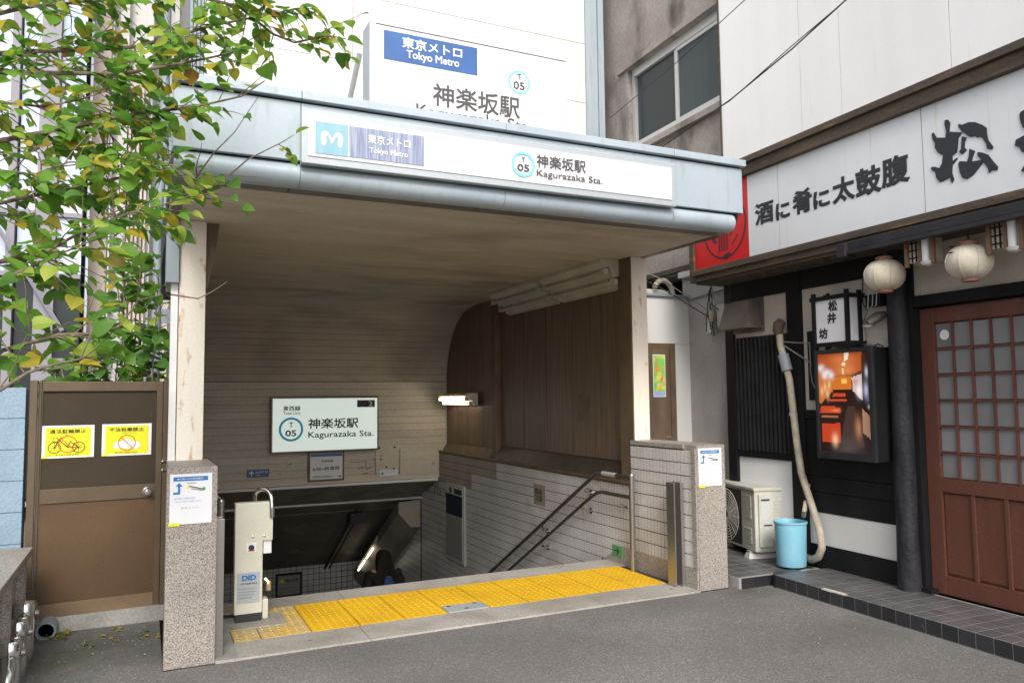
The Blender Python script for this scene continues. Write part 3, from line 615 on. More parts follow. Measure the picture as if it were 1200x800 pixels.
# ---- fluorescent fittings
def fitting(y0, y1, x1, z1, tube, label, depth=.27, hh=.21, g_='strip lights along the right wall'):
    t = thing('strip_light', label, 'light', (x1, (y0 + y1) / 2, z1 - hh), group=g_)
    d = depth / 3.0; h = hh / 3.0
    pr = [(x1, z1), (x1 - depth, z1), (x1 - depth, z1 - .03), (x1 - depth + d * .45, z1 - h * .95), (x1 - depth + d * .9, z1 - h * .75), (x1 - depth + d * 1.4, z1 - h * 1.9), (x1 - depth + d * 1.9, z1 - h * 1.7), (x1 - depth + d * 2.4, z1 - h * 2.85), (x1 - .01, z1 - hh), (x1, z1 - hh)]
    MB().prism(pr, 'y', y0, y1).build('housing', M['lamp_off'], t)
    for k in (0, 1):
        cx, cz = x1 - depth + d * (.72 + k * 1.0), z1 - h * (1.15 + k * 1.0)
        MB().tube([(cx - .012, y0 + .06, cz - .02), (cx - .012, y1 - .06, cz - .02)], .016, 10).build('tube', M['lamp_on' if tube else 'lamp_off'], t, smooth=True)
        for yy in (y0 + .03, y1 - .03): MB().box(cx - .035, cx + .012, yy - .03, yy + .03, cz - .04, cz + .01).build('holder', M['lamp_off'], t)
fitting(5.88, 7.08, 3.99, 2.736, False, 'unlit ribbed strip light at ceiling corner, the one beside the right column', .30, .25)
fitting(7.17, 8.40, 3.99, 2.736, False, 'unlit ribbed strip light at ceiling corner, the one deeper in', .30, .25)
fitting(9.35, 10.45, 3.95, 1.56, True, 'lit double tube light low on brown panels near the back wall', .17, .16)
t = thing('strip_light', 'small lit tube light under the duct cover beside the walking woman', 'light', (3.55, 13, -1.3), group='strip lights along the right wall')
def dl(s_): return (11.46 + s_, -.23 - .56 * s_)
pa, pb = dl(1.15), dl(2.2)
MB().add([(3.515, pa[0], pa[1] + .14), (3.62, pa[0], pa[1] - .12), (3.515, pb[0], pb[1] + .14), (3.62, pb[0], pb[1] - .12), (3.45, pa[0], pa[1] + .02), (3.45, pb[0], pb[1] + .02)], [(0, 1, 4), (2, 5, 3), (0, 4, 5, 2), (1, 3, 5, 4), (0, 2, 3, 1)]).build('housing', M['duct'], t)
for s0, s1 in ((1.2, 1.6), (1.72, 2.15)): p, q_ = dl(s0), dl(s1); MB().tube([(3.46, p[0], p[1] - .05), (3.46, q_[0], q_[1] - .05)], .016, 8).build('tube', M['lamp_dim'], t)
# ---- route board and stickers on the stair wall
wm = thing('route_board', 'tall narrow route board on the tiled stair wall with navy band', 'notice board', (3.87, 9.93, -.70))
B('frame', M['alu'], wm, 3.845, 3.874, 9.60, 10.27, -.705, .325, bevel=.004)
B('notice', M['whitebox'], wm, 3.84, 3.846, 9.64, 10.25, -.68, .30); B('navy_band', M['navy_dark'], wm, 3.836, 3.841, 9.645, 10.245, -.09, .19); B('map_sheet', M['board'], wm, 3.836, 3.841, 9.645, 10.245, -.66, -.10)
B('dark_mark', M['ink'], wm, 3.836, 3.841, 9.66, 9.94, .205, .275); B('dark_mark', M['ink_grey'], wm, 3.836, 3.841, 10.03, 10.12, .20, .28)
s1 = thing('exit_sticker', 'small green emergency exit sticker on granite skirting', 'sticker', (3.87, 5.97, .1))
B('sheet', M['greenp'], s1, 3.866, 3.873, 5.89, 6.05, .07, .165)
flat('arrow', s1, (3.866, 5.985, .118), UT, UZ, [(0, line(-.035, 0, .04, 0, .012)), (0, line(.01, .03, .045, 0, .012)), (0, line(.01, -.03, .045, 0, .012))], [M['ink']])
s2 = thing('warning_sticker', 'pale torn paper notice stuck on the tiles above the handrail', 'sticker', (3.87, 7.5, .3))
B('sheet', M['tile_warm'], s2, 3.872, 3.8765, 7.35, 7.62, .34, .56)
text('lettering', s2, '階段\n注意', (3.8715, 7.58, .38), UT, UZ, .17, .14, M['ink_grey'], .01)
ws = thing('warning_board', 'small black framed warning notice on tiled wall at the stairs foot', 'sign', (2.37, 14.2, -1.93))
B('frame', M['black'], ws, 2.145, 2.59, 14.15, 14.2, -1.93, -1.53, bevel=.005); B('notice', M['board'], ws, 2.18, 2.555, 14.145, 14.151, -1.895, -1.565)
flat('triangle', ws, (2.25, 14.144, -1.65), UX, UZ, [(0, [(-.045, -.03), (.045, -.03), (0, .045)])], [M['yellow']])
text('lettering', ws, '頭上注意', (2.31, 14.144, -1.675), UX, UZ, .22, .055, M['ink'], .02); text('lettering', ws, 'ご注意ください', (2.22, 14.144, -1.79), UX, UZ, .29, .03, M['ink_grey'])
text('lettering', ws, '足元にも注意', (2.22, 14.144, -1.86), UX, UZ, .26, .028, M['ink_grey'])

# ---- handrails
def handrail(rx, side, label):
    h = thing('handrail', label, 'handrail', (rx, 5.62, 0), group='handrails of the stairs')
    s_ = -.56
    top = [(rx, 5.62, .0), (rx, 5.62, .74)] + [(rx, 5.62 + .07 * (1 - math.cos(a)), .74 + .07 * math.sin(a)) for a in (.5, 1.0, 1.57)]
    MB().tube([(rx, 5.62, .012), (rx, 5.62, .82)], .021, 12).build('post', M['steel'], h, smooth=True)
    MB().lathe((rx, 5.62, .82), [(.021, 0), (.017, .012), (.0, .02)], 12).build('post_cap', M['steel'], h, smooth=True)
    MB().tube([(rx, 5.62, .80), (rx, 6.10, .80), (rx, 6.18, .785), (rx, 6.3, .73), (rx, 13.0, .73 + s_ * 6.7)], .019, 10).build('upper_rail', M['steel_dk'], h, smooth=True)
    MB().tube([(rx, 5.62, .63), (rx, 6.10, .63), (rx, 6.18, .615), (rx, 6.3, .56), (rx, 13.0, .56 + s_ * 6.7)], .017, 10).build('lower_rail', M['steel_dk'], h, smooth=True)
    MB().tube([(rx, 5.86, .80), (rx, 6.08, .80)], .021, 10).build('rail_sleeve', M['alu'], h, smooth=True)
    wx_ = 3.876 if side > 0 else .40
    for yy, zz in ((6.42, .66), (7.30, .17), (8.5, -.502), (9.7, -1.17)):
        for dz in (0, -.17):
            MB().tube([(rx, yy, zz + dz), (rx + side * .01, yy, zz + dz - .05), (rx + side * .04, yy, zz + dz - .075), (wx_, yy, zz + dz - .075)], .008, 8).build('bracket', M['chrome'], h, smooth=True)
            MB().lathe((wx_ - side * .006, yy, zz + dz - .075), [(.028, 0), (.028, side * .008), (.0, side * .0081)], 14, axis='x').build('bracket_plate', M['steel_dk'], h)
    MB().tube([(rx, 5.8, .56), (rx + side * .04, 5.8, .53), (wx_, 5.8, .53)], .008, 8).build('bracket', M['chrome'], h, smooth=True)
handrail(3.80, 1, 'double steel handrail along the tiled wall on the right of the stairs')
handrail(.49, -1, 'dark double handrail behind the ivory control post on the left of stairs')

# ---- stainless guides for the flood boards
gd = thing('flood_board_guide', 'upright stainless flood board channel standing against the short tiled wall', 'guide rail', (3.83, 5.1, .012), group='flood board guides')
B('channel_side', M['steel'], gd, 3.775, 3.786, 5.0, 5.10, .012, .815, bevel=.002); B('channel_web', M['steel_dk'], gd, 3.786, 3.865, 5.085, 5.10, .012, .813); B('channel_side', M['steel'], gd, 3.838, 3.868, 5.0, 5.084, .012, .815, bevel=.002)
MB().box(3.787, 3.837, 5.06, 5.084, .012, .80).build('rubber_lining', M['acdark'], gd)
gd = thing('flood_board_guide', 'upright grey flood board channel standing beside the left granite pillar', 'guide rail', (.43, 4.95, .012), group='flood board guides')
B('channel_side', M['steel'], gd, .402, .448, 4.90, 4.915, .015, .805, bevel=.002); B('channel_web', M['steel'], gd, .402, .412, 4.916, 5.03, .015, .805); B('channel_side', M['steel'], gd, .412, .448, 5.03, 5.045, .015, .80, bevel=.002)

# ---- ivory control post with a chrome loop
cp = thing('control_post', 'ivory steel barrier post with chrome loop and maker plate by left pillar', 'barrier post', (.66, 5.6, .012))
MB().prism([(.575, .07), (.755, .07), (.755, .545), (.82, .545), (.82, .805), (.575, .805)], 'y', 5.56, 5.64).build('body', M['ivory'], cp, bevel=.006)
B('foot', M['concrete_grey'], cp, .50, .90, 5.42, 5.72, .0, .017); B('base', M['acdark'], cp, .585, .75, 5.565, 5.635, .012, .07)
B('indicator', M['paper'], cp, .762, .815, 5.58, 5.62, .455, .543, bevel=.003)
B('maker_plate', M['signframe'], cp, .592, .738, 5.555, 5.561, .145, .345, bevel=.001)
text('lettering', cp, 'DID', (.622, 5.554, .292), UX, UZ, .092, .036, M['bluep'], .05); text('lettering', cp, '大同工業株式会社', (.608, 5.554, .266), UX, UZ, .115, .012, M['ink_grey'], .01)
for k, z in enumerate((.235, .215, .195, .175)): text('lettering', cp, '防水扉 取扱注意 非常時以外は使用禁止'[:14 + k], (.603, 5.554, z), UX, UZ, .115 - .01 * k, .008, M['ink_grey'])
B('key_plate', M['paper'], cp, .648, .712, 5.555, 5.561, .478, .535); MB().lathe((.68, 5.548, .507), [(.019, 0), (.019, .008)], 16, axis='y').build('key_lock', M['ink'], cp); flat('red_mark', cp, (.68, 5.5545, .487), UX, UZ, [(0, rect(-.022, -.004, .022, .004))], [M['redink']])
for x in (.69, .765): MB().lathe((x, 5.553, .578), [(.0, -.003), (.008, 0), (.009, .006)], 12, axis='y').build('bolt', M['chrome'], cp, smooth=True)
MB().tube([(.715, 5.68, .78)] + [(.76 - .0475 * math.cos(a), 5.68 - .12 * (a / 3.14), .83 + .055 * math.sin(a)) for a in np.linspace(0, math.pi, 9)] + [(.81, 5.55, .76), (.812, 5.552, .70)], .017, 10).build('chrome_loop', M['chrome'], cp, smooth=True)
MB().tube([(.78, 5.62, .28), (.80, 5.61, .26), (.80, 5.61, .20)], .018, 8).build('side_knob', M['chrome'], cp, smooth=True)
B('motor_cover', M['ivory'], cp, .76, .80, 5.59, 5.68, .017, .15, bevel=.01)

# ---- the two notices on the granite pillars
def jsign(x0, x1, yy, z0, z1, label):
    t = thing('guide_notice', label, 'notice', ((x0 + x1) / 2, yy, z0), group='notices on the granite pillars')
    B('sheet', M['paper'], t, x0, x1, yy - .004, yy, z0, z1)
    w_ = x1 - x0; h_ = z1 - z0; c = (x0, yy - .005, z0)
    flat('header', t, c, UX, UZ, [(0, rect(.08 * w_, .86 * h_, .90 * w_, .945 * h_))], [M['bluep']])
    flat('map_print', t, c, UX, UZ, [(0, line(.08 * w_, .62 * h_, .24 * w_, .62 * h_, .026 * w_ * 2)), (0, line(.215 * w_, .615 * h_, .215 * w_, .77 * h_, .026 * w_ * 2)), (0, [(.13 * w_, .755 * h_), (.30 * w_, .755 * h_), (.215 * w_, .83 * h_)]), (1, rect(-.02 * w_, -.03 * h_, .25 * w_, .03 * h_)),
        (2, line(.42 * w_, .76 * h_, .8 * w_, .68 * h_, .006)), (2, line(.5 * w_, .70 * h_, .78 * w_, .66 * h_, .004)), (1, disc(.42 * w_, .74 * h_, .008, 8)), (3, disc(.80 * w_, .69 * h_, .01, 8)), (2, line(.40 * w_, .82 * h_, .62 * w_, .815 * h_, .003))], [M['bluep'], M['yellow'], M['ink_grey'], M['greenp']])
    text('lettering', t, '地下鉄入口の移設案内', (x0 + .16 * w_, yy - .0065, z0 + .885 * h_), UX, UZ, .62 * w_, .035 * h_, M['inkwhite'], .01)
    text('lettering', t, '地下鉄ご利用の方は', (x0 + .10 * w_, yy - .0055, z0 + .50 * h_), UX, UZ, .5 * w_, .028 * h_, M['bluep'])
    text('lettering', t, 'こちらの入口をご利用ください', (x0 + .10 * w_, yy - .0055, z0 + .44 * h_), UX, UZ, .65 * w_, .028 * h_, M['bluep'])
    text('lettering', t, '東京メトロ', (x0 + .26 * w_, yy - .0055, z0 + .31 * h_), UX, UZ, .42 * w_, .03 * h_, M['board'])
jsign(.146, .370, 4.84, .800, 1.083, 'white guidance sheet with blue arrow taped on left granite pillar')
jsign(3.897, 4.122, 4.844, .795, 1.088, 'white guidance sheet with blue arrow taped on right granite pillar')

# ================================================================ RESTAURANT (frame R: c = distance out of the front, t along it)
rb = thing('restaurant_building', 'old black and white timber restaurant front with red brown sliding doors', 'restaurant', (4.87, 3.9, 0), 'R')
def Q_(n, m, c0, c1, t0, t1, z0, z1, bevel=0, label=None): return B(n, M[m], rb, c0, c1, t0, t1, z0, z1, bevel, label)
# upper wall panels with seams
for a, b in ((4.898, 5.925), (4.468, 4.892), (3.516, 4.462), (2.2, 3.51), (0.6, 2.194)): Q_('wall_panel', 'whitewall2', 4.87, 4.95, a, b, 3.45, 8.2)
Q_('wall_core', 'concrete_grey', 5.06, 12, -1.5, 5.9, .1, 8.2)
Q_('corner_trim', 'signwood', 4.862, 4.99, 5.927, 5.945, 2.6, 8.2)
# facade under the signboard
Q_('post', 'blackwood', 4.85, 4.95, 5.835, 5.955, .1, 2.6, bevel=.004)
Q_('post', 'blackwood', 4.846, 4.95, 4.975, 5.135, .1, 2.6, bevel=.004)
Q_('beam', 'blackwood', 4.852, 4.95, 5.137, 5.833, 2.385, 2.6); Q_('beam', 'blackwood', 4.852, 4.95, 4.10, 4.973, 2.385, 2.6)
Q_('plaster', 'plaster', 4.875, 4.95, 5.137, 5.833, 2.02, 2.384); Q_('plaster', 'plaster', 4.875, 4.95, 4.10, 4.973, 1.37, 2.384)
Q_('white_panel', 'whitewall2', 4.878, 4.95, 5.137, 5.833, .28, .93); Q_('rail', 'blackwood', 4.856, 4.95, 5.137, 5.833, .931, .985)
Q_('black_base', 'blackwood', 4.862, 4.95, 5.137, 5.833, .1, .278)
# black wainscot boards
for z0, z1, c in ((1.30, 1.37, 4.855), (.832, 1.296, 4.868), (.705, .828, 4.862), (.538, .70, 4.866)): Q_('wainscot_board', 'blackwood', c, 4.95, 4.10, 4.973, z0, z1, bevel=.002)
Q_('white_panel', 'whitewall', 4.872, 4.95, 4.10, 4.973, .278, .536); Q_('black_base', 'blackwood', 4.862, 4.95, 4.10, 4.973, .1, .276, bevel=.003)
# lattice window
Q_('window_recess', 'black', 4.92, 4.95, 5.137, 5.833, .985, 2.02)
n_ = 13
for i in range(n_):
    t_ = 5.165 + i * (5.805 - 5.165) / (n_ - 1); Q_('lattice_slat', 'gutter', 4.85, 4.885, t_ - .013, t_ + .013, .99, 2.03, bevel=.002)
for z in (1.04, 1.38, 1.62, 2.0): Q_('lattice_rail', 'blackwood', 4.886, 4.90, 5.137, 5.833, z - .015, z + .015)
for i in range(18):
    t_ = 5.155 + i * .0385; Q_('lattice_peg', 'gutter', 4.888, 4.90, t_ - .008, t_ + .008, 1.055, 1.365)
# round log post
MB().lathe((4.862, 4.028, .1), [(.088, 0), (.083, .12), (.076, .5), (.079, .9), (.071, 1.4), (.075, 1.9), (.071, 2.5)], 18).build('log_post', M['log'], rb, smooth=True)
Q_('door_post', 'blackwood', 4.88, 5.0, 3.915, 3.965, .1, 2.6)
Q_('beam', 'blackwood', 4.88, 5.0, -1, 3.913, 2.115, 2.195, bevel=.004); Q_('plaster', 'plaster', 4.915, 5.0, -1, 3.913, 2.197, 2.6)
Q_('plaster_corner', 'plaster', 4.905, 4.914, 3.87, 3.95, 2.2, 2.6)
Q_('sill_block', 'blackwood', 4.86, 4.93, 3.86, 3.93, .1, .135)
# two sliding doors with glass lattice
def sliding_door(t1, c, lab=None):
    d = B('sliding_door', M['doorwood'], rb, c + .02, c + .026, t1 - .90, t1, .12, 2.09, label=lab)
    def s_(n, m, c0, c1, a, b, z0, z1, bv=0): return B(n, M[m], d, c0, c1, a, b, z0, z1, bv)
    s_('stile', 'doorwood', c - .01, c + .019, t1 - .108, t1, .105, 2.10, .003); s_('stile', 'doorwood', c - .01, c + .019, t1 - .90, t1 - .80, .105, 2.10, .003)
    s_('top_rail', 'doorwood', c - .009, c + .019, t1 - .799, t1 - .109, 1.995, 2.10, .003); s_('middle_rail', 'doorwood', c - .009, c + .019, t1 - .799, t1 - .109, .81, .903, .003); s_('bottom_rail', 'doorwood', c - .009, c + .019, t1 - .799, t1 - .109, .105, .235, .003)
    W_ = .69 / 4.5
    for j in range(6):
        for i in range(5):
            a = t1 - .110 - (i + 1) * .1375 + .012; b = t1 - .110 - i * .1375
            z0 = .905 + j * .1817; piece('pane', 'pane%d' % round((b - a) * 1000), lambda: MB().box(0, .004, 0, b - a, 0, .165), M['pane'], d, (c + .014, a, z0 + .006))
    for i in range(1, 5): s_('muntin', 'doorwood', c - .004, c + .013, t1 - .110 - i * .1375 - .001, t1 - .110 - i * .1375 + .0125, .903, 1.995)
    for j in range(1, 6): s_('muntin', 'doorwood', c - .002, c + .0125, t1 - .799, t1 - .109, .905 + j * .1817 - .012, .905 + j * .1817)
    for i in range(3):
        a = t1 - .112 - (i + 1) * .229; s_('door_panel', 'doorwood', c + .006, c + .019, a + .022, a + .229, .25, .80, .004); s_('panel_stile', 'doorwood', c - .007, c + .019, a - .004, a + .0215, .235, .81, .002)
    return d
sd1 = sliding_door(3.912, 4.95); sliding_door(3.03, 4.985)
flat('door_sticker', sd1, (4.958, 3.735, 1.905), UT, UZ, [(0, disc(0, 0, .036)), (1, [p for p in ring(0, 0, .033, .005)][0])], [M['paper'], M['board']])
# platform
pf_ = thing('tiled_platform', None, None, (4.33, 3, 0), 'R'); pf_['kind'] = 'structure'
B('bed', M['mortar'], pf_, 4.3295, 4.9, -1.2, 4.80, 0, .1012); B('bed', M['mortar'], pf_, 4.05, 5.6, 4.897, 6.5, 0, .0822)
for i in range(40):
    t_ = 4.80 - .1095 * i
    if t_ < 1.9: break
    piece('kerb_tile', 'kt', lambda: MB().box(0, .03, -.104, 0, 0, .09), M['ktile'], pf_, (4.327, t_, .008))
    for j in range(5):
        piece('tile', 'pt', lambda: MB().box(0, .0985, -.1035, 0, 0, .012), M['ptile'], pf_, (4.36 + j * .1045 - (.03 if j == 0 else 0) , t_, .0905), scale=(1.29 if j == 0 else 1, 1, 1))
cor = [(4.327 + .10 * (1 - math.cos(a)), 4.805 + .075 * math.sin(a)) for a in (0, .5, 1.0, 1.57)]
MB().prism([(4.327, 4.802)] + cor + [(4.60, 4.885), (4.60, 4.802)], 'z', .0, .1015).build('corner_tile', M['ktile'], pf_)
for j in range(4): piece('kerb_tile', 'kt2', lambda: MB().box(-.126, 0, 0, .03, 0, .075), M['ktile'], pf_, (4.31 - .13 * j + .28, 4.884, .004))
for i in range(12):
    for j in range(9):
        piece('tile', 'pt3', lambda: MB().box(0, .1235, 0, .1235, 0, .010), M['ptile'], pf_, (4.06 + j * .13, 4.92 + i * .13, .073))
for x, y in ((4.337, 4.25), (4.333, 4.33)): MB().prism([(y, .094), (y - .07, .092), (y - .14, .096), (y - .17, .102), (y - .05, .1035), (y, .1028)], 'x', x - .011, x + .02).build('chipped_edge', M['plaster'], pf_)

# ---- signboard over the front
sb = thing('restaurant_signboard', 'long weathered white signboard with brush lettering and red emblem end', 'signboard', (4.55, 4.2, 2.57), 'R')
def W_(n, m, *a, **k): return B(n, M[m], sb, *a, **k)
W_('top_beam', 'signwood', 4.50, 4.86, 0.5, 6.055, 3.40, 3.49, bevel=.004); W_('top_cap', 'signwood', 4.47, 4.86, 0.5, 6.06, 3.492, 3.545, bevel=.004)
W_('panel_red', 'red', 4.55, 4.57, 5.232, 5.985, 2.683, 3.398); 
for a, b in ((4.866, 5.23), (3.522, 4.86), (2.2, 3.516), (.6, 2.194)): W_('sign_panel', 'signpanel', 4.549, 4.57, a, b, 2.683, 3.398)
for t_ in (4.863, 3.519): W_('joint_strip', 'signwood', 4.552, 4.57, t_ - .003, t_ + .003, 2.683, 3.398)
W_('end_board', 'signwood', 4.53, 4.86, 5.987, 6.055, 2.57, 3.398, bevel=.004)
W_('bottom_beam', 'signwood', 4.51, 4.86, .5, 5.985, 2.625, 2.681, bevel=.004); W_('bottom_board', 'signwood', 4.53, 4.86, .5, 5.985, 2.57, 2.623)
W_('sign_core', 'black', 4.572, 4.86, .5, 5.985, 2.684, 3.399)
W_('gutter', 'gutter', 4.47, 4.54, .5, 4.16, 2.535, 2.60, bevel=.006); W_('gutter_lip', 'gutter', 4.455, 4.508, .5, 4.16, 2.505, 2.533, bevel=.004); W_('gutter_end', 'gutter', 4.44, 4.545, 4.10, 4.175, 2.49, 2.59, bevel=.004)
W_('soffit_board', 'signwood', 4.55, 4.86, .5, 5.98, 2.545, 2.568)
for s_, (a, b, z0, z1) in (('酒', (5.144, 4.918, 2.936, 3.126)), ('に', (4.895, 4.733, 2.93, 3.069)), ('肴', (4.706, 4.496, 2.928, 3.123)), ('に', (4.485, 4.318, 2.928, 3.065)), ('太', (4.295, 4.079, 2.921, 3.115)), ('鼓', (4.075, 3.846, 2.916, 3.124)), ('腹', (3.85, 3.617, 2.928, 3.139))):
    text('brush_character', sb, s_, (4.5475, a, z0), UT, UZ, a - b, z1 - z0, M['brush'], .036 if s_ != 'に' else .045)
mtp = [[(3.345, 3.256), (3.324, 3.254), (3.31, 3.229), (3.318, 3.173), (3.232, 3.14), (3.259, 3.11), (3.268, 3.045), (3.274, 3.023), (3.306, 3.012), (3.307, 2.959), (3.314, 2.903), (3.302, 2.856), (3.314, 2.836), (3.327, 2.853), (3.324, 2.876), (3.399, 2.862), (3.424, 2.898), (3.432, 2.94), (3.458, 2.962), (3.457, 2.98), (3.435, 2.976), (3.399, 2.956), (3.381, 2.98), (3.368, 3.031), (3.404, 3.061), (3.423, 3.097), (3.422, 3.127), (3.436, 3.156), (3.442, 3.198), (3.428, 3.202), (3.409, 3.162), (3.346, 3.142), (3.339, 3.18), (3.348, 3.237)],
    [(3.276, 2.989), (3.271, 2.982), (3.299, 2.957), (3.307, 2.954), (3.308, 2.974)],
    [(3.252, 3.203), (3.23, 3.188), (3.183, 3.19), (3.144, 3.177), (3.098, 3.144), (3.072, 3.117), (3.071, 3.07), (3.064, 3.034), (3.038, 2.989), (3.043, 2.972), (3.076, 2.987), (3.078, 3.016), (3.098, 3.059), (3.116, 3.075), (3.131, 3.074), (3.145, 3.088), (3.179, 3.093), (3.198, 3.11), (3.232, 3.145), (3.253, 3.181)],
    [(3.234, 3.116), (3.204, 3.098), (3.218, 3.068), (3.221, 3.04), (3.206, 3.018), (3.24, 3.0), (3.259, 3.023), (3.243, 3.037), (3.239, 3.075)],
    [(3.188, 3.021), (3.153, 2.996), (3.172, 2.959), (3.178, 2.937), (3.115, 2.928), (3.106, 2.911), (3.132, 2.886), (3.173, 2.85), (3.214, 2.835), (3.244, 2.85), (3.26, 2.888), (3.268, 2.948), (3.257, 2.962), (3.208, 2.945), (3.195, 2.975)],
    [(3.138, 2.985), (3.107, 2.973), (3.071, 2.948), (3.045, 2.903), (3.015, 2.858), (3.021, 2.836), (3.048, 2.847), (3.072, 2.835), (3.077, 2.866), (3.11, 2.922), (3.137, 2.958)]]
for pl in (mtp[:2], mtp[2:3], mtp[3:4], mtp[4:5], mtp[5:6]):
    mb = MB()
    for p in pl: mb.prism(p, 'x', 4.5425, 4.5485)
    mb.build('brush_stroke', M['brush'], sb)
for pl in ([(2.841, 3.148), (2.863, 3.142), (2.869, 3.122), (2.863, 3.075), (2.852, 3.044), (2.823, 3.017), (2.788, 3.023), (2.776, 3.081), (2.799, 3.129)], [(2.832, 3.002), (2.899, 2.987), (2.905, 2.953), (2.88, 2.936), (2.868, 2.906), (2.831, 2.881), (2.77, 2.894), (2.687, 2.903), (2.7, 2.959)], [(2.814, 2.881), (2.771, 2.877), (2.792, 2.812), (2.845, 2.774), (2.879, 2.793)]):
    MB().prism(pl, 'x', 4.5425, 4.5485).build('brush_stroke', M['brush'], sb)
em = [(0, p) for p in ring(0, 0, .292, .016, 40)]
for x in (-.075, -.04, -.008, .03): em.append((0, line(x, -.22, x + .012, .2, .016)))
em += [(0, line(-.22, -.02, -.12, -.13, .03)), (0, line(.08, -.10, .20, .08, .012)), (0, line(-.2, .1, .2, .14, .02)), (0, line(.10, -.18, .18, -.10, .01)), (0, disc(.02, -.275, .028, 10)), (0, line(-.02, -.27, .07, -.25, .02))]
flat('emblem', sb, (4.549, 5.55, 3.02), UT, UZ, em, [M['brush']])
# cables hanging off the underside
rc = random.Random(11)
for i in range(5):
    t0 = 5.7 - i * .28; pts = [(4.6 + .03 * rc.random(), t0 - k * .09, 2.535 - .035 * math.sin(k * 1.4 + i) - .015 * rc.random()) for k in range(6)]
    MB().tube(pts, .004, 5).build('loose_wire', M['cable'], sb, smooth=True)

# ---- round paper lanterns
def lantern(c, t_, z, r, label):
    ln = thing('paper_lantern', label, 'lantern', (c, t_, z), 'R', 'round paper lanterns under the signboard')
    pr = []; n_ = 22
    for k in range(n_ + 1):
        a = -math.pi / 2 + math.pi * (k + 1.2) / (n_ + 2.4); pr.append((r * math.cos(a) ** .8 * (1.0 + .013 * (-1) ** k), r * .80 * math.sin(a)))
    MB().lathe((c, t_, z), pr, 28).build('shade', M['lantern'], ln, smooth=True)
    for k in range(8):
        a = k * math.pi / 4 + .2; MB().tube([(c + (x + .001) * math.cos(a), t_ + (x + .001) * math.sin(a), z + h) for x, h in pr[::2]], .0022, 5).build('rib', M['lantern'], ln, smooth=True)
    MB().lathe((c, t_, z - r * .81), [(.052, -.012), (.052, .012), (.046, .018)], 20).build('bottom_ring', M['lanternrib'], ln, smooth=True)
    MB().lathe((c, t_, z + r * .80), [(.052, -.012), (.056, .018), (.03, .03)], 20).build('top_ring', M['lanternrib'], ln, smooth=True)
    MB().tube([(c, t_, z + r * .8), (c, t_, 2.52)], .006, 6).build('hanger', M['cable'], ln)
    return ln
la = lantern(4.60, 3.905, 2.333, .136, 'round cream paper lantern beside the black log post, left of the two')
lb = lantern(4.60, 3.268, 2.322, .138, 'round cream paper lantern with two small tears, hanging over the doors')
flat('tear', lb, (4.461, 3.29, 2.375), UT, UZ, [(0, [(-.03, 0), (.0, -.006), (.03, 0), (.0, .006)]), (0, [(-.02, .035), (.01, .03), (.045, .037), (.0, .042)])], [M['blackwood']])
# ---- small lattice lamps under the gutter
def lattice_lamp(c, t_, z, label):
    t = thing('lattice_lamp', label, 'lamp', (c, t_, z), 'R', 'small lattice lamps under the gutter')
    B('glass', M['lantern'], t, c - .035, c + .06, t_ - .09, t_ + .09, z + .02, z + .17)
    for a in (-.105, -.01, .095): B('bar', M['brownwood'], t, c - .06, c - .036, t_ + a - .012, t_ + a + .012, z - .01, z + .19, bevel=.002)
    for a in (.03, .06): B('muntin', M['blackwood'], t, c - .042, c - .036, t_ + a - .004, t_ + a + .004, z + .02, z + .17)
    for h in (.05, .10, .15): B('muntin', M['blackwood'], t, c - .043, c - .036, t_ + .0, t_ + .09, z + h - .004, z + h + .004)
    MB().tube([(c - .05, t_ - .05, z + .01), (c - .05, t_ - .05, z + .17)], .024, 14).build('tube', M['paper'], t, smooth=True)
    MB().lathe((c - .04, t_ - .055, z + .005), [(.0, -.03), (.035, -.018), (.045, 0), (.045, .006)], 18).build('bottom_bowl', M['whitebox'], t, smooth=True)
lattice_lamp(4.62, 3.60, 2.36, 'small wooden lattice lamp between the two paper lanterns')
lattice_lamp(4.62, 3.02, 2.35, 'small wooden lattice lamp right of the torn paper lantern')

# ---- andon lamp sign
ad = thing('box_lamp_sign', 'white box lamp in black timber frame with three brushed characters above the photo box', 'lamp sign', (4.7, 4.49, 1.88), 'R')
c0, c1, t0, t1, z0, z1 = 4.68, 4.86, 4.325, 4.655, 1.885, 2.25
B('paper_box', M['paper'], ad, c0 + .008, c1, t0 + .008, t1 - .008, z0 + .01, z1 - .01)
for a, b in ((c0, t0), (c0, t1), (c0 + .13, t0), (c0 + .13, t1), (c0, (t0 + t1) / 2 + .02)):
    mid = abs(b - (t0 + t1) / 2) < .05
    if mid: B('post', M['blackwood'], ad, a - .002, a + .012, b - .014, b + .014, z1, z1 + .035); B('post', M['blackwood'], ad, a - .002, a + .012, b - .014, b + .014, z0 - .035, z0)
    else: B('post', M['blackwood'], ad, a - .012, a + .014, b - .014, b + .014, z0 - .04, z1 + .045)
for z in (z0, z1):
    B('frame_rail', M['blackwood'], ad, c0 - .008, c0 + .012, t0 - .03, t1 + .035, z - .016, z + .016); B('frame_rail', M['blackwood'], ad, c0 - .02, c1, t0 - .012, t0 + .010, z - .014, z + .018)
B('lid', M['blackwood'], ad, c0, c1, t0, t1, z1 - .006, z1 + .004)
for s_, t_, z in (('松', 4.475, 2.14), ('井', 4.49, 2.045), ('坊', 4.58, 1.93)): text('brush_character', ad, s_, (c0 + .006, t_ + .035, z), UT, UZ, .09, .085, M['brush'], .04)

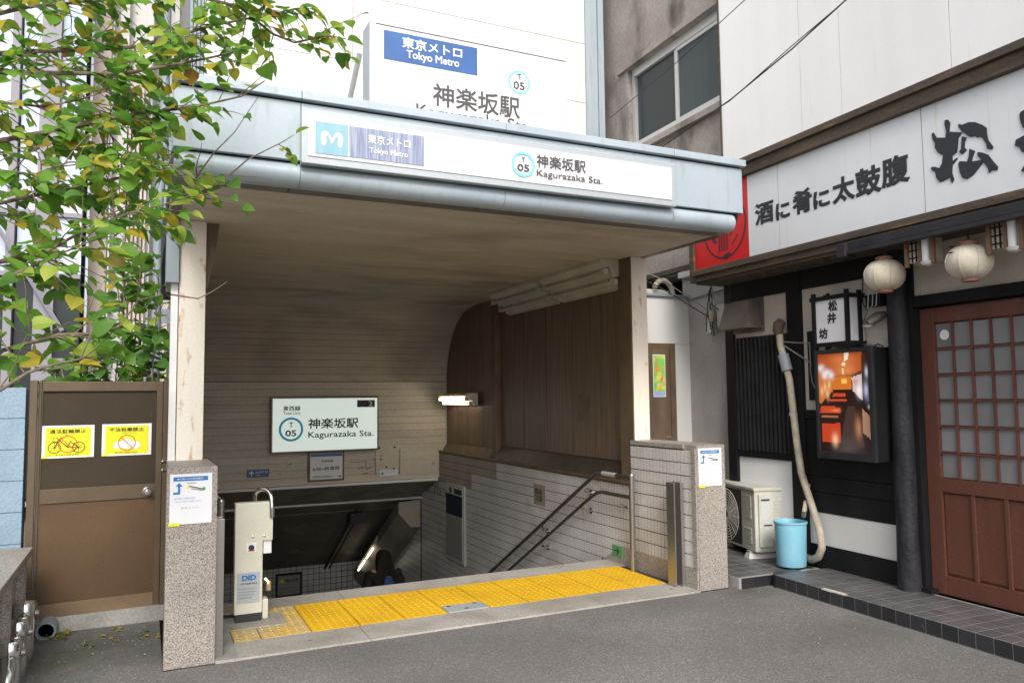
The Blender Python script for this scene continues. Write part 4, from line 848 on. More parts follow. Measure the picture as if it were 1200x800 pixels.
# ---- backlit photo box
db = thing('photo_display_box', 'black wall box showing a glossy orange photo of the dining room', 'display box', (4.68, 4.38, 1.01), 'R')
B('case', M['blackwood'], db, 4.69, 4.868, 4.115, 4.665, 1.00, 1.842, bevel=.004)
for a in ((4.672, 4.70, 4.64, 4.668, .998, 1.845), (4.672, 4.70, 4.112, 4.150, .998, 1.845), (4.673, 4.70, 4.15, 4.64, 1.812, 1.844), (4.673, 4.70, 4.15, 4.64, .999, 1.055)): B('frame', M['gutter'], db, *a, bevel=.003)
cv = Canvas(56, 84, (.02, .008, .006)); k = lambda *p: [((x - 50) / 345, 1 - (y - 80) / 600) for x, y in p]   # read off in a 345 x 600 sheet
cv.poly(k((50, 80), (350, 75), (345, 190), (275, 215), (160, 230), (50, 140)), (.42, .07, .015)); cv.blob(.5, .93, .25, .08, (.75, .25, .08), .7); cv.blob(.55, .82, .2, .06, (.85, .35, .12), .6)
cv.poly(k((232, 80), (268, 80), (258, 125), (232, 128)), (.95, .85, .7)); cv.poly(k((220, 135), (242, 135), (238, 160), (218, 162)), (.9, .75, .5)); cv.poly(k((218, 170), (230, 170), (228, 205), (216, 205)), (.8, .6, .35))
cv.poly(k((150, 228), (275, 222), (278, 300), (150, 305)), (.62, .17, .02)); cv.poly(k((212, 238), (245, 238), (245, 268), (212, 268)), (.9, .5, .12)); cv.poly(k((50, 150), (80, 180), (150, 240), (150, 310), (100, 350), (62, 390), (50, 380)), (.55, .17, .03))
for x, y, r_ in ((70, 165, .07), (110, 195, .09), (140, 215, .06), (95, 215, .05)): cv.blob((x - 50) / 345, 1 - (y - 80) / 600, r_, .035, (.85, .8, .85), .9)
for x, y in ((95, 285), (125, 270), (112, 330), (72, 310)): cv.blob((x - 50) / 345, 1 - (y - 80) / 600, .03, .05, (.9, .55, .3), .8)
cv.poly(k((280, 230), (345, 210), (345, 370), (325, 350), (285, 310)), (.6, .5, .5)); cv.blob(.8, .62, .05, .06, (.95, .9, .95), .8); cv.blob(.74, .70, .04, .03, (.7, .15, .1), .7)
for (a0, b0, a1, b1) in ((115, 355, 240, 374), (60, 402, 198, 442), (150, 320, 235, 345)): cv.poly(k((a0, b0), (a1, b0 + 4), (a1, b1), (a0 - 8, b1)), (.55, .06, .02))
cv.poly(k((65, 508), (190, 504), (190, 622), (65, 622)), (.52, .05, .015)); cv.blob(.3, .12, .06, .06, (1, .6, .35), .95); cv.blob(.33, .42, .08, .01, (.9, .35, .12), .8); cv.poly(k((60, 462), (180, 462), (180, 472), (60, 474)), (.35, .12, .05))
cv.poly(k((245, 400), (290, 400), (350, 640), (185, 680), (215, 500)), (.055, .03, .025)); cv.blob(.76, .25, .06, .10, (.5, .22, .1), .8); cv.blob(.55, .05, .2, .1, (.07, .06, .06), .8)
cv.poly(k((350, 170), (398, 170), (398, 350), (352, 330)), (.03, .02, .03)); cv.blob(.95, .80, .03, .05, (.75, .75, .85), .9); cv.blob(.93, .62, .04, .07, (.6, .6, .85), .9); cv.blob(.96, .54, .03, .03, (.15, .17, .4), .9); cv.blob(.97, .46, .02, .02, (.6, .75, .8), .9)
cv.poly(k((340, 415), (400, 470), (398, 600), (342, 560)), (.36, .20, .13))
cv.sheet('photo', db, (4.688, 4.64, 1.055), UT, UZ, .49, .757, M['print_lit'])

# ---- vent hood, meter box, camera, wires, service pipe
vh = thing('vent_hood', 'square brown grey metal vent hood on the corner post over the lattice window', 'vent hood', (4.7, 5.6, 2.1), 'R')
MB().add([(4.70, 5.86, 2.12), (4.70, 5.455, 2.12), (4.85, 5.455, 2.12), (4.85, 5.86, 2.12), (4.735, 5.80, 2.35), (4.735, 5.49, 2.35), (4.85, 5.49, 2.35), (4.85, 5.80, 2.35)], [(3, 2, 1, 0), (4, 5, 6, 7), (0, 1, 5, 4), (1, 2, 6, 5), (2, 3, 7, 6), (3, 0, 4, 7)]).build('hood', M['hood'], vh)
B('hood_rim', M['hood'], vh, 4.692, 4.852, 5.445, 5.87, 2.100, 2.122, bevel=.002); B('back_plate', M['hood'], vh, 4.852, 4.868, 5.43, 5.85, 2.07, 2.38)
sp = thing('service_pipe', 'tape wrapped beige pipe bending from a dark putty plug down to the wall foot', 'pipe', (4.84, 4.95, .15), 'R')
MB().tube([(4.80, 5.175, 2.02), (4.80, 5.165, 1.92), (4.80, 5.13, 1.80), (4.81, 5.085, 1.62), (4.81, 5.06, 1.40), (4.81, 5.03, 1.12), (4.80, 4.98, .85), (4.79, 4.86, .58), (4.77, 4.77, .40), (4.76, 4.745, .28), (4.765, 4.79, .20), (4.80, 4.90, .155), (4.85, 5.0, .15)], .030, 12).build('pipe', M['hose'], sp, smooth=True)
MB().tube([(4.80, 5.18, 2.015), (4.795, 5.185, 2.06), (4.80, 5.18, 2.10), (4.83, 5.17, 2.13)], [.036, .046, .05, .04], 10).build('putty_plug', M['putty'], sp, smooth=True)
MB().tube([(4.80, 5.14, 1.84), (4.805, 5.10, 1.70)], .047, 12).build('grey_coupling', M['bpipe'], sp, smooth=True)
for z, t_ in ((1.33, 5.055), (.75, 4.94)): MB().tube([(4.81, t_ + .005, z - .012), (4.81, t_ - .002, z + .012)], .035, 12).build('clamp', M['alu'], sp, smooth=True)
MB().tube([(4.79, 4.93, .62), (4.74, 4.90, .55), (4.78, 4.95, .50)], .018, 8).build('branch_pipe', M['hose'], sp, smooth=True)
brk = thing('wall_bracket', 'thin triangular grey bracket stay beside the lattice window and pipe', 'bracket', (4.86, 5.0, 1.9), 'R')
for a, b in (((4.80, 5.13, 1.95), (4.84, 4.88, 1.92)), ((4.80, 5.13, 1.92), (4.84, 4.87, 1.76)), ((4.84, 4.875, 1.93), (4.84, 4.87, 1.72))): MB().tube([a, b], .006, 6).build('rod', M['cablegrey'], brk)
B('back_board', M['blackwood'], brk, 4.84, 4.862, 4.80, 4.90, 1.45, 2.02)
MB().tube([(4.83, 4.868, 1.72), (4.82, 4.84, 1.6), (4.81, 4.78, 1.5), (4.80, 4.70, 1.46), (4.80, 4.67, 1.45)], .005, 6).build('cord', M['cablegrey'], brk, smooth=True)
mbx = thing('meter_box', 'small black box with white wire loops just under the left paper lantern', 'junction box', (4.8, 4.14, 2.16), 'R')
B('box', M['blackwood'], mbx, 4.78, 4.868, 4.11, 4.24, 2.15, 2.24, bevel=.004)
for t_ in (4.13, 4.165, 4.205): MB().tube([(4.775, t_, 2.25), (4.765, t_, 2.15), (4.775, t_ + .02, 2.145)], .003, 5).build('wire', M['whitebox'], mbx)
MB().tube([(4.80, 4.22, 2.15), (4.84, 4.32, 2.05), (4.84, 4.37, 1.93), (4.84, 4.34, 1.88), (4.84, 4.25, 1.87), (4.84, 4.2, 1.85)], .005, 6).build('cord', M['cablegrey'], mbx, smooth=True)
MB().tube([(4.86, 4.33, 2.38), (4.85, 4.33, 2.2), (4.85, 4.28, 2.12)], .004, 6).build('cord', M['cable'], mbx, smooth=True)
MB().tube([(4.80, 4.42, 1.845), (4.80, 4.30, 1.87), (4.82, 4.22, 1.85), (4.82, 4.18, 1.87), (4.83, 4.14, 1.848)], .005, 6).build('cord', M['cable'], mbx, smooth=True)
scm = thing('wall_speaker', 'small dark metal speaker head on the log post under the black box', 'lamp', (4.8, 4.14, 2.03), 'R')  # a wall speaker, not a light source
MB().tube([(4.74, 4.19, 2.02), (4.80, 4.15, 2.07), (4.85, 4.13, 2.09)], [.036, .042, .025], 10).build('head', M['hood'], scm, smooth=True); MB().lathe((4.735, 4.19, 2.005), [(.0, -.02), (.03, -.012), (.038, 0)], 12).build('lens', M['whitebox'], scm, smooth=True)

# ---- air conditioner unit
ac = bpy.data.objects.new('air_conditioner_unit', None); COL.objects.link(ac); ac.location = (4.79, 5.215, .07); ac.rotation_euler = (0, 0, -R(14.3)); ORG[ac.name] = (0, 0, 0)
tag(ac, 'cream outdoor air conditioner unit with round fan grille behind right pillar', 'air conditioner')
def A_(n, m, *a, **k): return B(n, M[m], ac, *a, **k)          # local: x = depth (away from the fan face), y = length, z = up
A_('casing', 'acbody', 0, .285, 0, .78, .075, .60, bevel=.012); A_('top_cover', 'acbody', -.012, .30, -.012, .79, .595, .625, bevel=.009)
for z in [.14 + .017 * k for k in range(8)] + [.355 + .017 * k for k in range(12)]: A_('louvre', 'acbody', -.006, .0, .06, .20, z, z + .009)
MB().box(-.004, .0, .235, .76, .10, .58).build('fan_recess', M['acdark'], ac)
for i in range(9): MB().lathe((-.014, .50, .335), [(.030 + i * .0245, .0), (.034 + i * .0245, -.003), (.038 + i * .0245, .0), (.034 + i * .0245, .003), (.030 + i * .0245, .0)], 36, axis='x').build('grille_ring', M['brownwood'] if i == 99 else M['acbody'], ac, smooth=True)
for k in range(16):
    a = k * math.pi / 8; MB().tube([(-.013, .50 + .03 * math.cos(a), .335 + .03 * math.sin(a)), (-.013, .50 + .235 * math.cos(a), .335 + .235 * math.sin(a))], .0028, 4).build('grille_spoke', M['acbody'], ac)
A_('side_cover', 'acbody', .03, .16, -.022, 0, .12, .57, bevel=.008); A_('handle_recess', 'acdark', .05, .13, -.0235, -.020, .515, .53); A_('handle_recess', 'acdark', .07, .15, -.0235, -.020, .30, .312)
for z in [.14 + .03 * k for k in range(13)]: A_('side_groove', 'plaster', .18, .275, -.0025, .002, z, z + .006)
A_('maker_label', 'whitebox', .055, .125, -.024, -.021, .34, .50)
for y in (.08, .62):
    A_('foot', 'alu', -.02, .30, y, y + .05, .055, .075)
MB().tube([(.20, -.02, .22), (.25, -.05, .20), (.32, -.04, .24), (.37, .02, .30)], .022, 8).build('copper_pipe', M['hose'], ac, smooth=True)
for k, (yy, lb_) in enumerate(((.05, 'white foot block under the near end of the air conditioner unit'), (.62, 'foot block under the far end of the air conditioner unit, behind pillar'))):
    ca, sa = math.cos(-R(14.3)), math.sin(-R(14.3)); X_ = lambda x, y: (4.79 + x * ca - y * sa, 5.215 + x * sa + y * ca)
    mb = MB(); v = []
    for z, e in ((.083, .0), (.125, .012)):
        for x, y in ((-.04 + e, yy + e), (.33 - e, yy + e), (.33 - e, yy + .09 - e), (-.04 + e, yy + .09 - e)): p = X_(x, y); v.append((p[0], p[1], z))
    mb.add(v, [(3, 2, 1, 0), (4, 5, 6, 7), (0, 1, 5, 4), (1, 2, 6, 5), (2, 3, 7, 6), (3, 0, 4, 7)])
    single('foot_block', mb, M['whitebox'], lb_, 'foot block', (v[0][0], v[0][1], .083), group='foot blocks of the air conditioner')
# ---- bucket
bk = thing('bucket', 'light blue plastic bucket standing at the end of the tiled platform', 'bucket', (4.84, 4.86, .1))
MB().lathe((4.835, 4.855, .103), [(.0, .0), (.112, 0), (.117, .01), (.127, .34), (.135, .345), (.135, .358), (.127, .36), (.122, .345), (.112, .02), (.0, .02)], 36).build('body', M['bucket'], bk, smooth=True)

# ================================================================ ALLEY BESIDE THE STATION
al = thing('alley_shed', 'low white wall with brown door at the end of the narrow alley', 'shed', (4.7, 6.5, 0))
B('wall', M['whitewall'], al, 4.10, 5.55, 6.5, 6.7, 0, 2.52); B('joint', M['plaster_grey'], al, 4.945, 5.3, 6.497, 6.501, 2.030, 2.036); B('roof_edge', M['bpipe'], al, 4.08, 5.56, 6.47, 7.2, 2.521, 2.545)
dr = B('door', M['brownframe'], al, 4.15, 4.94, 6.46, 6.499, .02, 2.035); B('door_panel', M['panel'], dr, 4.2, 4.86, 6.452, 6.461, .06, 1.97); B('door_edge', M['brownframe'], dr, 4.865, 4.872, 6.449, 6.461, .05, 1.98)
MB().lathe((4.84, 6.42, 1.07), [(.0, -.02), (.018, -.015), (.024, 0), (.015, .03)], 16, axis='y').build('knob', M['chrome'], dr, smooth=True); MB().lathe((4.90, 6.43, 1.035), [(.0, -.02), (.016, -.012), (.02, 0), (.012, .03)], 16, axis='y').build('knob', M['chrome'], dr, smooth=True)
po = thing('door_poster', 'bright green and yellow poster stuck on the brown alley door', 'poster', (4.72, 6.45, 1.5))
cv = Canvas(24, 60, (.25, .62, .12)); rp = random.Random(4)
for i in range(46): cv.blob(rp.random(), rp.random(), .10 + .1 * rp.random(), .03 + .03 * rp.random(), rp.choice([(.75, .75, .1), (.1, .5, .1), (.8, .85, .5), (.85, .4, .05), (.2, .6, .2)]), .8)
for i in range(7): cv.blob(.22 + .08 * (i % 2), .95 - i * .065, .10, .022, (.85, .12, .08), .9)
cv.blob(.7, .42, .16, .07, (.85, .1, .05), .95); cv.blob(.55, .47, .1, .04, (.9, .7, .1), .9); cv.poly([(0, 0), (1, 0), (1, .10), (0, .12)], (.35, .45, .75))
B('backing', M['paper'], po, 4.648, 4.800, 6.447, 6.4515, 1.488, 1.918); cv.sheet('print', po, (4.655, 6.4465, 1.495), UX, UZ, .138, .416, M['print'])
pw = thing('alley_side_wall', 'rough grey plaster wall strip between the alley and restaurant corner post', 'wall', (4.95, 6.2, 0), 'R')
B('wall', M['plaster_grey'], pw, 4.955, 5.2, 5.96, 6.75, 0, 2.86); B('corner_board', M['signwood'], pw, 4.93, 4.953, 5.948, 5.985, .1, 2.6)
MB().tube([(4.94, 6.7, 2.50), (4.94, 5.96, 2.545)], .010, 8).build('conduit', M['bpipe'], pw)
eb = thing('cable_box', 'white cable boxes with tangled black wires on the grey alley wall', 'junction box', (4.9, 6.1, 2.1), 'R')
B('box', M['whitebox'], eb, 4.90, 4.953, 5.99, 6.13, 2.17, 2.39, bevel=.004); B('box', M['whitebox'], eb, 4.89, 4.953, 6.20, 6.29, 2.12, 2.26, bevel=.004); MB().lathe((4.90, 6.19, 2.28), [(.0, -.07), (.035, -.05), (.04, .0), (.035, .05), (.0, .07)], 12).build('insulator', M['hose'], eb, smooth=True)
for i in range(7): 
    pts = [(4.88, 6.18, 2.585)]; tq = 6.19 + rc.uniform(-.02, .02)
    for k in range(1, 8): tq += rc.uniform(-.022, .022); pts.append((4.875 + .015 * rc.random(), tq, 2.585 - k * rc.uniform(.05, .075)))
    MB().tube(pts, .0028 + .0022 * (i % 2), 6).build('wire', M['cable'], eb, smooth=True)
MB().tube([(4.88, 6.18, 2.40), (4.87, 6.12, 2.36), (4.87, 6.06, 2.33)], .006, 6).build('plug_cord', M['cable'], eb, smooth=True); MB().tube([(4.88, 6.2, 2.16), (4.87, 6.15, 2.03), (4.87, 6.05, 1.99), (4.87, 5.99, 2.06)], .002, 5).build('wire', M['cablegrey'], eb, smooth=True)
MB().tube([(4.88, 6.22, 2.33), (4.7, 6.75, 2.72), (4.5, 7.3, 3.0)], .006, 5).build('wire', M['cablegrey'], eb); MB().tube([(4.88, 6.24, 2.28), (4.7, 6.75, 2.62), (4.45, 7.3, 2.95)], .006, 5).build('wire', M['cable'], eb)
ar = thing('rooftop_condenser', 'beige air conditioner with looped duct resting on the alley shed roof', 'air conditioner', (4.9, 6.9, 2.545))
B('body', M['acbody'], ar, 4.60, 5.10, 6.75, 7.05, 2.546, 2.63, bevel=.01); MB().tube([(5.0 + .13 * math.cos(a), 6.72, 2.56 + .17 * math.sin(a)) for a in np.linspace(0, 2.6, 10)], .028, 10).build('duct', M['hose'], ar, smooth=True)
B('flue', M['whitebox'], ar, 4.9, 5.12, 6.9, 6.98, 2.631, 2.66)
# ---- old concrete building beyond
cb = thing('concrete_building', 'old stained concrete building with aluminium sliding window above the alley', 'building', (5.0, 7, 2.9), 'R')
wt0, wt1, wz0, wz1 = 5.95, 7.74, 4.50, 5.33
for a in ((4.98, 5.3, 5.95, 9.4, 2.86, 4.42), (4.98, 5.3, 7.80, 9.4, 4.42, 5.42), (4.98, 5.3, 5.95, 9.4, 5.42, 8.5)): B('wall', M['concrete'], cb, *a)
B('back_wall', M['black'], cb, 5.31, 10, 5.96, 9.4, 0, 8.5)
B('lintel', M['concrete'], cb, 4.93, 5.0, 5.952, 7.95, 5.425, 5.485, bevel=.004); B('jamb', M['concrete'], cb, 4.965, 5.1, 7.745, 7.80, 4.42, 5.42)
B('sill', M['concrete'], cb, 4.91, 5.1, 5.952, 7.84, 4.34, 4.41, bevel=.006)
wn = B('window', M['alu'], cb, 5.02, 5.10, wt0, wt1, 4.43, 4.50); B('frame', M['alu'], wn, 5.02, 5.10, wt0, wt1, wz1, 5.42); B('frame', M['alu'], wn, 5.02, 5.10, wt1 - .06, wt1, 4.50, wz1); B('frame', M['alu'], wn, 5.035, 5.08, 6.84, 6.90, 4.50, wz1)
B('outer_ledge', M['alu'], wn, 4.93, 5.02, wt0, wt1, 4.42, 4.45)
B('pane', M['winglass'], wn, 5.06, 5.07, 6.90, wt1 - .06, 4.50, wz1); B('pane', M['winglass2'], wn, 5.05, 5.06, wt0, 6.84, 4.50, wz1)
B('sash', M['alu'], wn, 5.035, 5.075, 6.91, wt1 - .06, 4.501, 4.53); B('sash', M['alu'], wn, 5.03, 5.075, wt0, 6.839, 4.501, 4.535); B('sash', M['alu'], wn, 5.03, 5.05, wt0, 6.839, 5.29, 5.329); B('interior', M['black'], wn, 5.22, 5.29, wt0, wt1, 4.43, 5.42)
B('soffit', M['concrete_grey'], cb, 4.99, 5.31, 5.95, 9.4, 2.80, 2.858); B('soffit_rail', M['signwood'], cb, 4.93, 4.99, 5.96, 9.3, 2.82, 2.87); B('white_pipe', M['whitebox'], cb, 4.90, 4.95, 6.35, 6.75, 2.74, 2.80)
B('recess', M['black'], cb, 4.2, 5.3, 7.4, 7.45, 2.0, 2.86)
# ---- white building behind
wb = thing('white_building', 'plain white panel building rising behind the station canopy', 'building', (2.7, 8, 0))
for x0, x1, z0, z1 in ((.47, 4.855, 5.862, 9.8), (.47, 1.95, 5.112, 5.856), (1.956, 4.855, 5.112, 5.856), (.47, 4.855, 3.25, 5.106)): B('wall_panel', M['whitewall'], wb, x0, x1, 8.0, 8.1, z0, z1)
B('wall_core', M['plaster_grey'], wb, .40, 4.84, 8.105, 14, 3.25, 9.8)
for x in (4.86, 4.95, 5.04): B('corner_flashing', M['fascia'], wb, x, x + .082, 7.985 + .012 * (x == 4.95), 8.3, 3.0, 9.8)
for k in range(4): B('corrugated_edge', M['bpipe'], wb, .335 + .034 * k, .335 + .034 * k + .026, 7.99, 8.3, 3.25, 9.8)
for nm, pts, lb_ in (('overhead_cable', [(4.5, 7.40, 4.655), (4.5, 6.2, 4.77), (4.5, 5.0, 4.945), (4.5, 3.6, 5.20), (4.5, 2.0, 5.6)], 'thin overhead cable crossing the concrete building window'), ('overhead_cable', [(4.5, 7.9, 3.90), (4.5, 6.35, 4.02), (4.5, 5.35, 4.12), (4.5, 4.6, 4.26), (4.5, 3.96, 4.42), (4.5, 2.0, 5.05)], 'thicker twisted overhead cable crossing the white upper wall')):
    mb = MB(); mb.tube(pts, .004 if 'thin ' in lb_ else .006, 6)
    if 'thick' in lb_: mb.tube([(p[0] - .012, p[1], p[2] + .016 * (1 if i % 2 else -1)) for i, p in enumerate(pts)], .004, 6)
    single(nm, mb, M['cable'], lb_, 'cable', pts[0], 'R', 'overhead cables by the upper walls')

# ================================================================ LEFT SIDE: gate, walls, things behind
GA = R(3.411)
gt = bpy.data.objects.new('metal_gate', None); COL.objects.link(gt); gt.location = (-.476, 5.951, 0); gt.rotation_euler = (0, 0, GA); ORG[gt.name] = (0, 0, 0)
tag(gt, 'brown metal service gate with two yellow notices left of the entrance', 'gate')
def G_(n, m, *a, **k): return B(n, M[m], gt, *a, **k)
G_('post', 'gateframe', -.195, -.152, -.03, .05, .0, 1.645, bevel=.003); G_('post', 'gateframe', .605, .635, -.02, .05, .0, 1.645, bevel=.003); G_('post', 'gateframe', .64, .665, -.01, .05, .0, 1.64, bevel=.002)
lf = G_('door_leaf', 'gateframe', -.145, .602, .03, .045, .11, 1.635)
def GL(n, m, *a, **k): return B(n, M[m], lf, *a, **k)
GL('stile', 'gateframe', -.148, -.130, .0, .029, .105, 1.638, bevel=.002); GL('stile', 'gateframe', -.129, -.122, .01, .029, .105, 1.638); GL('stile', 'gateframe', .563, .602, .0, .029, .09, 1.638, bevel=.002)
GL('top_rail', 'gateframe', -.1215, .5625, .001, .029, 1.572, 1.637, bevel=.002); GL('middle_rail', 'gateframe', -.1215, .5625, .001, .029, .835, .93, bevel=.002)
GL('kick_plate', 'gatekick', -.1215, .5625, .003, .029, .10, .188, bevel=.002)
GL('upper_panel', 'gatepanel', -.1215, .5625, .018, .029, .932, 1.57); GL('lower_panel', 'gatepanel2', -.1215, .5625, .012, .029, .19, .833)
MB().lathe((.515, -.035, .878), [(.0, -.018), (.022, -.016), (.028, -.004), (.024, .012), (.012, .02), (.012, .03), (.03, .032), (.03, .037)], 24, axis='y').build('knob', M['chrome'], lf, smooth=True)
MB().lathe((.095, .006, .165), [(.006, 0), (.006, .003)], 10, axis='y').build('screw', M['black'], lf)
for z in (1.02, 1.08): MB().tube([(.60, -.02, z), (.68, -.02, z)], .012, 8).build('latch_bolt', M['chrome'], gt, smooth=True)
G_('latch_plate', 'alu', .635, .70, -.03, -.012, .99, 1.12, bevel=.003)
single('gate_footing', MB().box(-.70, .16, 5.955, 6.15, 0, .10), M['concrete_grey'], 'stained concrete strip under the brown gate', 'footing', (-.3, 5.96, 0))
def notice(u0, u1, z0, z1, title, sub, label, kind):
    t = bpy.data.objects.new('yellow_notice', None); COL.objects.link(t); ca, sa = math.cos(GA), math.sin(GA); ux = (u0 + u1) / 2
    t.location = (-.476 + ux * ca - .016 * sa, 5.951 + ux * sa + .016 * ca, z0); t.rotation_euler = (0, 0, GA); ORG[t.name] = (0, 0, 0); tag(t, label, 'notice', 'yellow notices on the gate')
    w_ = u1 - u0; h_ = z1 - z0
    B('sheet', M['paper'], t, -w_ / 2, w_ / 2, -.003, .0, 0, h_)
    flat('yellow_field', t, (-w_ / 2, -.0032, 0), UX, UZ, [(0, rect(w_ * .065, h_ * .05, w_ * .935, h_ * .94)), (0, rect(.0, .0, w_ * .12, h_ * .045))], [M['yellow']])
    text('lettering', t, title, (-w_ * .36, -.0045, h_ * .76), UX, UZ, w_ * .70, h_ * .125, M['ink'], .012)
    text('lettering', t, sub, (-w_ * .12, -.0045, h_ * .69), UX, UZ, w_ * .32, h_ * .045, M['ink_grey'])
    text('lettering', t, '東京地下鉄株式会社', (-w_ * .24, -.0045, h_ * .075), UX, UZ, w_ * .46, h_ * .05, M['ink'])
    p = []
    if kind:
        for cx in (-.26, .20):
            p += [(0, q_) for q_ in ring(cx * w_, h_ * .32, .125 * w_, .014 * w_, 26)]
            for k in range(4): a = k * math.pi / 4; p.append((0, line(cx * w_ - .12 * w_ * math.cos(a), h_ * .32 - .12 * w_ * math.sin(a), cx * w_ + .12 * w_ * math.cos(a), h_ * .32 + .12 * w_ * math.sin(a), .0018)))
        for a, b, c, d in ((-.26, .32, -.17, .60), (-.19, .58, -.02, .34), (-.17, .54, .0, .33), (-.02, .33, .20, .32), (-.02, .34, .04, .50), (.20, .32, .05, .48), (-.16, .62, -.10, .63)): p.append((0, line(a * w_, b * h_, c * w_, d * h_, .0048)))
        p += [(0, rect(-.30 * w_, .50 * h_, -.20 * w_, .515 * h_)), (0, line(-.30 * w_, .50 * h_, -.28 * w_, .62 * h_, .002)), (0, line(-.20 * w_, .50 * h_, -.21 * w_, .62 * h_, .002)), (0, line(-.29 * w_, .62 * h_, -.20 * w_, .63 * h_, .002)), (0, disc(.05 * w_, .52 * h_, .012 * w_, 8))]
        rc_ = (-.01 * w_, .42 * h_, .185 * w_)
    else:
        for cx, cy, rx, ry_ in ((-.17, .30, .10, .16), (.17, .30, .10, .16), (0, .34, .13, .2)): p.append((2, [(w_ * (cx + rx * math.cos(a)), h_ * (cy + ry_ * math.sin(a) * (1 if math.sin(a) > 0 else .6))) for a in np.linspace(0, 6.28, 18)[:-1]]))
        for cx in (-.12, 0, .1): p.append((0, line(cx * w_ - .03 * w_, h_ * .5, cx * w_ + .02 * w_, h_ * .42, .001)))
        rc_ = (0, .40 * h_, .18 * w_)
    p += [(1, q_) for q_ in ring(rc_[0], rc_[1], rc_[2], .018 * w_, 32)] + [(1, line(rc_[0] - rc_[2] * .7, rc_[1] + rc_[2] * .7, rc_[0] + rc_[2] * .7, rc_[1] - rc_[2] * .7, .018 * w_))]
    flat('picture', t, (0, -.0045, 0), UX, UZ, p, [M['ink'], M['redink'], M['paper']])
notice(-.122, .182, 1.130, 1.344, '違法駐輪禁止', 'ご協力ください', 'yellow no bicycle parking notice, on the gate beside the blue wall', True)
notice(.228, .534, 1.130, 1.346, '不法投棄禁止', 'ご協力ください', 'yellow no dumping notice with crossed rubbish bags, on the gate', False)
# blue block wall
bw = thing('block_wall', 'light blue painted concrete block wall left of the brown gate', 'wall', (-.9, 5.93, 0))
B('core', M['concrete_grey'], bw, -2.6, -.695, 5.955, 6.08, 0, 1.58)
rbk = random.Random(2)
for j in range(8):
    for i in range(6):
        x1 = -.69 - .4 * i - (.2 if j % 2 else 0) + .2 * (j % 2 and i == 0)
        wd = .396 if not (j % 2 and i == 0) else .196
        x1 = -.69 if i == 0 else -.69 - .4 * i + (.2 if j % 2 else 0)
        piece('block', 'blk%d' % round(wd * 1000), lambda: MB().box(-wd, 0, 0, .06, 0, .196), M['blueblock'], bw, (x1, 5.90 + rbk.uniform(-.002, .002), .2 * j + .001))
# low granite wall in front with steel clamps
gw = thing('low_granite_wall', 'low granite wall with slab top at the lower left edge', 'low wall', (-.7, 5, 0))
B('slab', M['granite'], gw, -1.3, -.60, 3.3, 5.70, .565, .605, bevel=.004); B('panel', M['granite'], gw, -1.28, -.66, 3.3, 5.66, 0, .564)
for y in (5.52, 4.95, 4.4, 3.85): MB().tube([(-.655, y, .0), (-.655, y, .564)], .045, 14).build('round_pilaster', M['granite'], gw, smooth=True)
for i, (y, z, lb_) in enumerate(((5.40, .27, 'chrome clamp of the low granite wall, the farthest and highest one'), (5.12, .235, 'middle chrome clamp on the low granite wall'), (4.85, .20, 'nearest chrome clamp on the low granite wall, at photo edge'))):
    t = thing('steel_clamp', lb_, 'clamp', (-.62, y, 0), group='chrome clamps by the low granite wall')
    MB().tube([(-.60, y, 0), (-.60, y, z + .05)], .050, 22).build('post', M['chrome'], t, smooth=True)
    MB().lathe((-.60, y, z + .05), [(.060, -.06), (.062, .0), (.050, .018), (.0, .026)], 18).build('cap', M['chrome'], t, smooth=True)
    MB().tube([(-.60, y - .04, z - .02), (-.59, y - .10, z - .045), (-.59, y - .16, z - .11), (-.60, y - .17, z - .2)], .036, 16).build('arm', M['chrome'], t, smooth=True)
    MB().lathe((-.545, y - .01, z), [(.0, .02), (.016, .018), (.022, .0)], 12, axis='x').build('bolt_head', M['steel'], t, smooth=True)
pp_ = thing('drain_pipe', 'open end of grey plastic drain pipe at the foot of the gate', 'drain pipe', (-.53, 5.9, 0))
MB().lathe((-.527, 5.80, .055), [(.045, .0), (.058, .0), (.058, .20), (.045, .20), (.045, .0)], 24, axis='y').build('pipe', M['bpipe'], pp_, smooth=True); MB().lathe((-.527, 5.84, .055), [(.0, 0), (.046, .0)], 20, axis='y').build('dark_inside', M['black'], pp_)
rr = random.Random(8); lfm = MB()
for i in range(60):
    x, y = -.60 + .22 * rr.random() ** 1.5, 5.72 + .2 * rr.random(); z = .004 + .02 * rr.random(); a = rr.uniform(0, 6.3); s_ = rr.uniform(.012, .028)
    if rr.random() < .3: x, y, z = rr.uniform(-.3, .12), rr.uniform(5.5, 5.9), .005
    lfm.add([(x + s_ * math.cos(a), y + s_ * math.sin(a), z), (x + .5 * s_ * math.cos(a + 1.6), y + .5 * s_ * math.sin(a + 1.6), z + .008), (x - s_ * math.cos(a), y - s_ * math.sin(a), z + .003), (x - .5 * s_ * math.cos(a + 1.6), y - .5 * s_ * math.sin(a + 1.6), z + .01)], [(0, 1, 2, 3)], i % 3)
o = lfm.build('fallen_leaves', [M['leaf4'], M['leaf5'], M['leaf1']], norm=False); tag(o, 'yellow and brown leaves fallen by the drain pipe and gate foot', 'fallen leaves', kind='stuff')

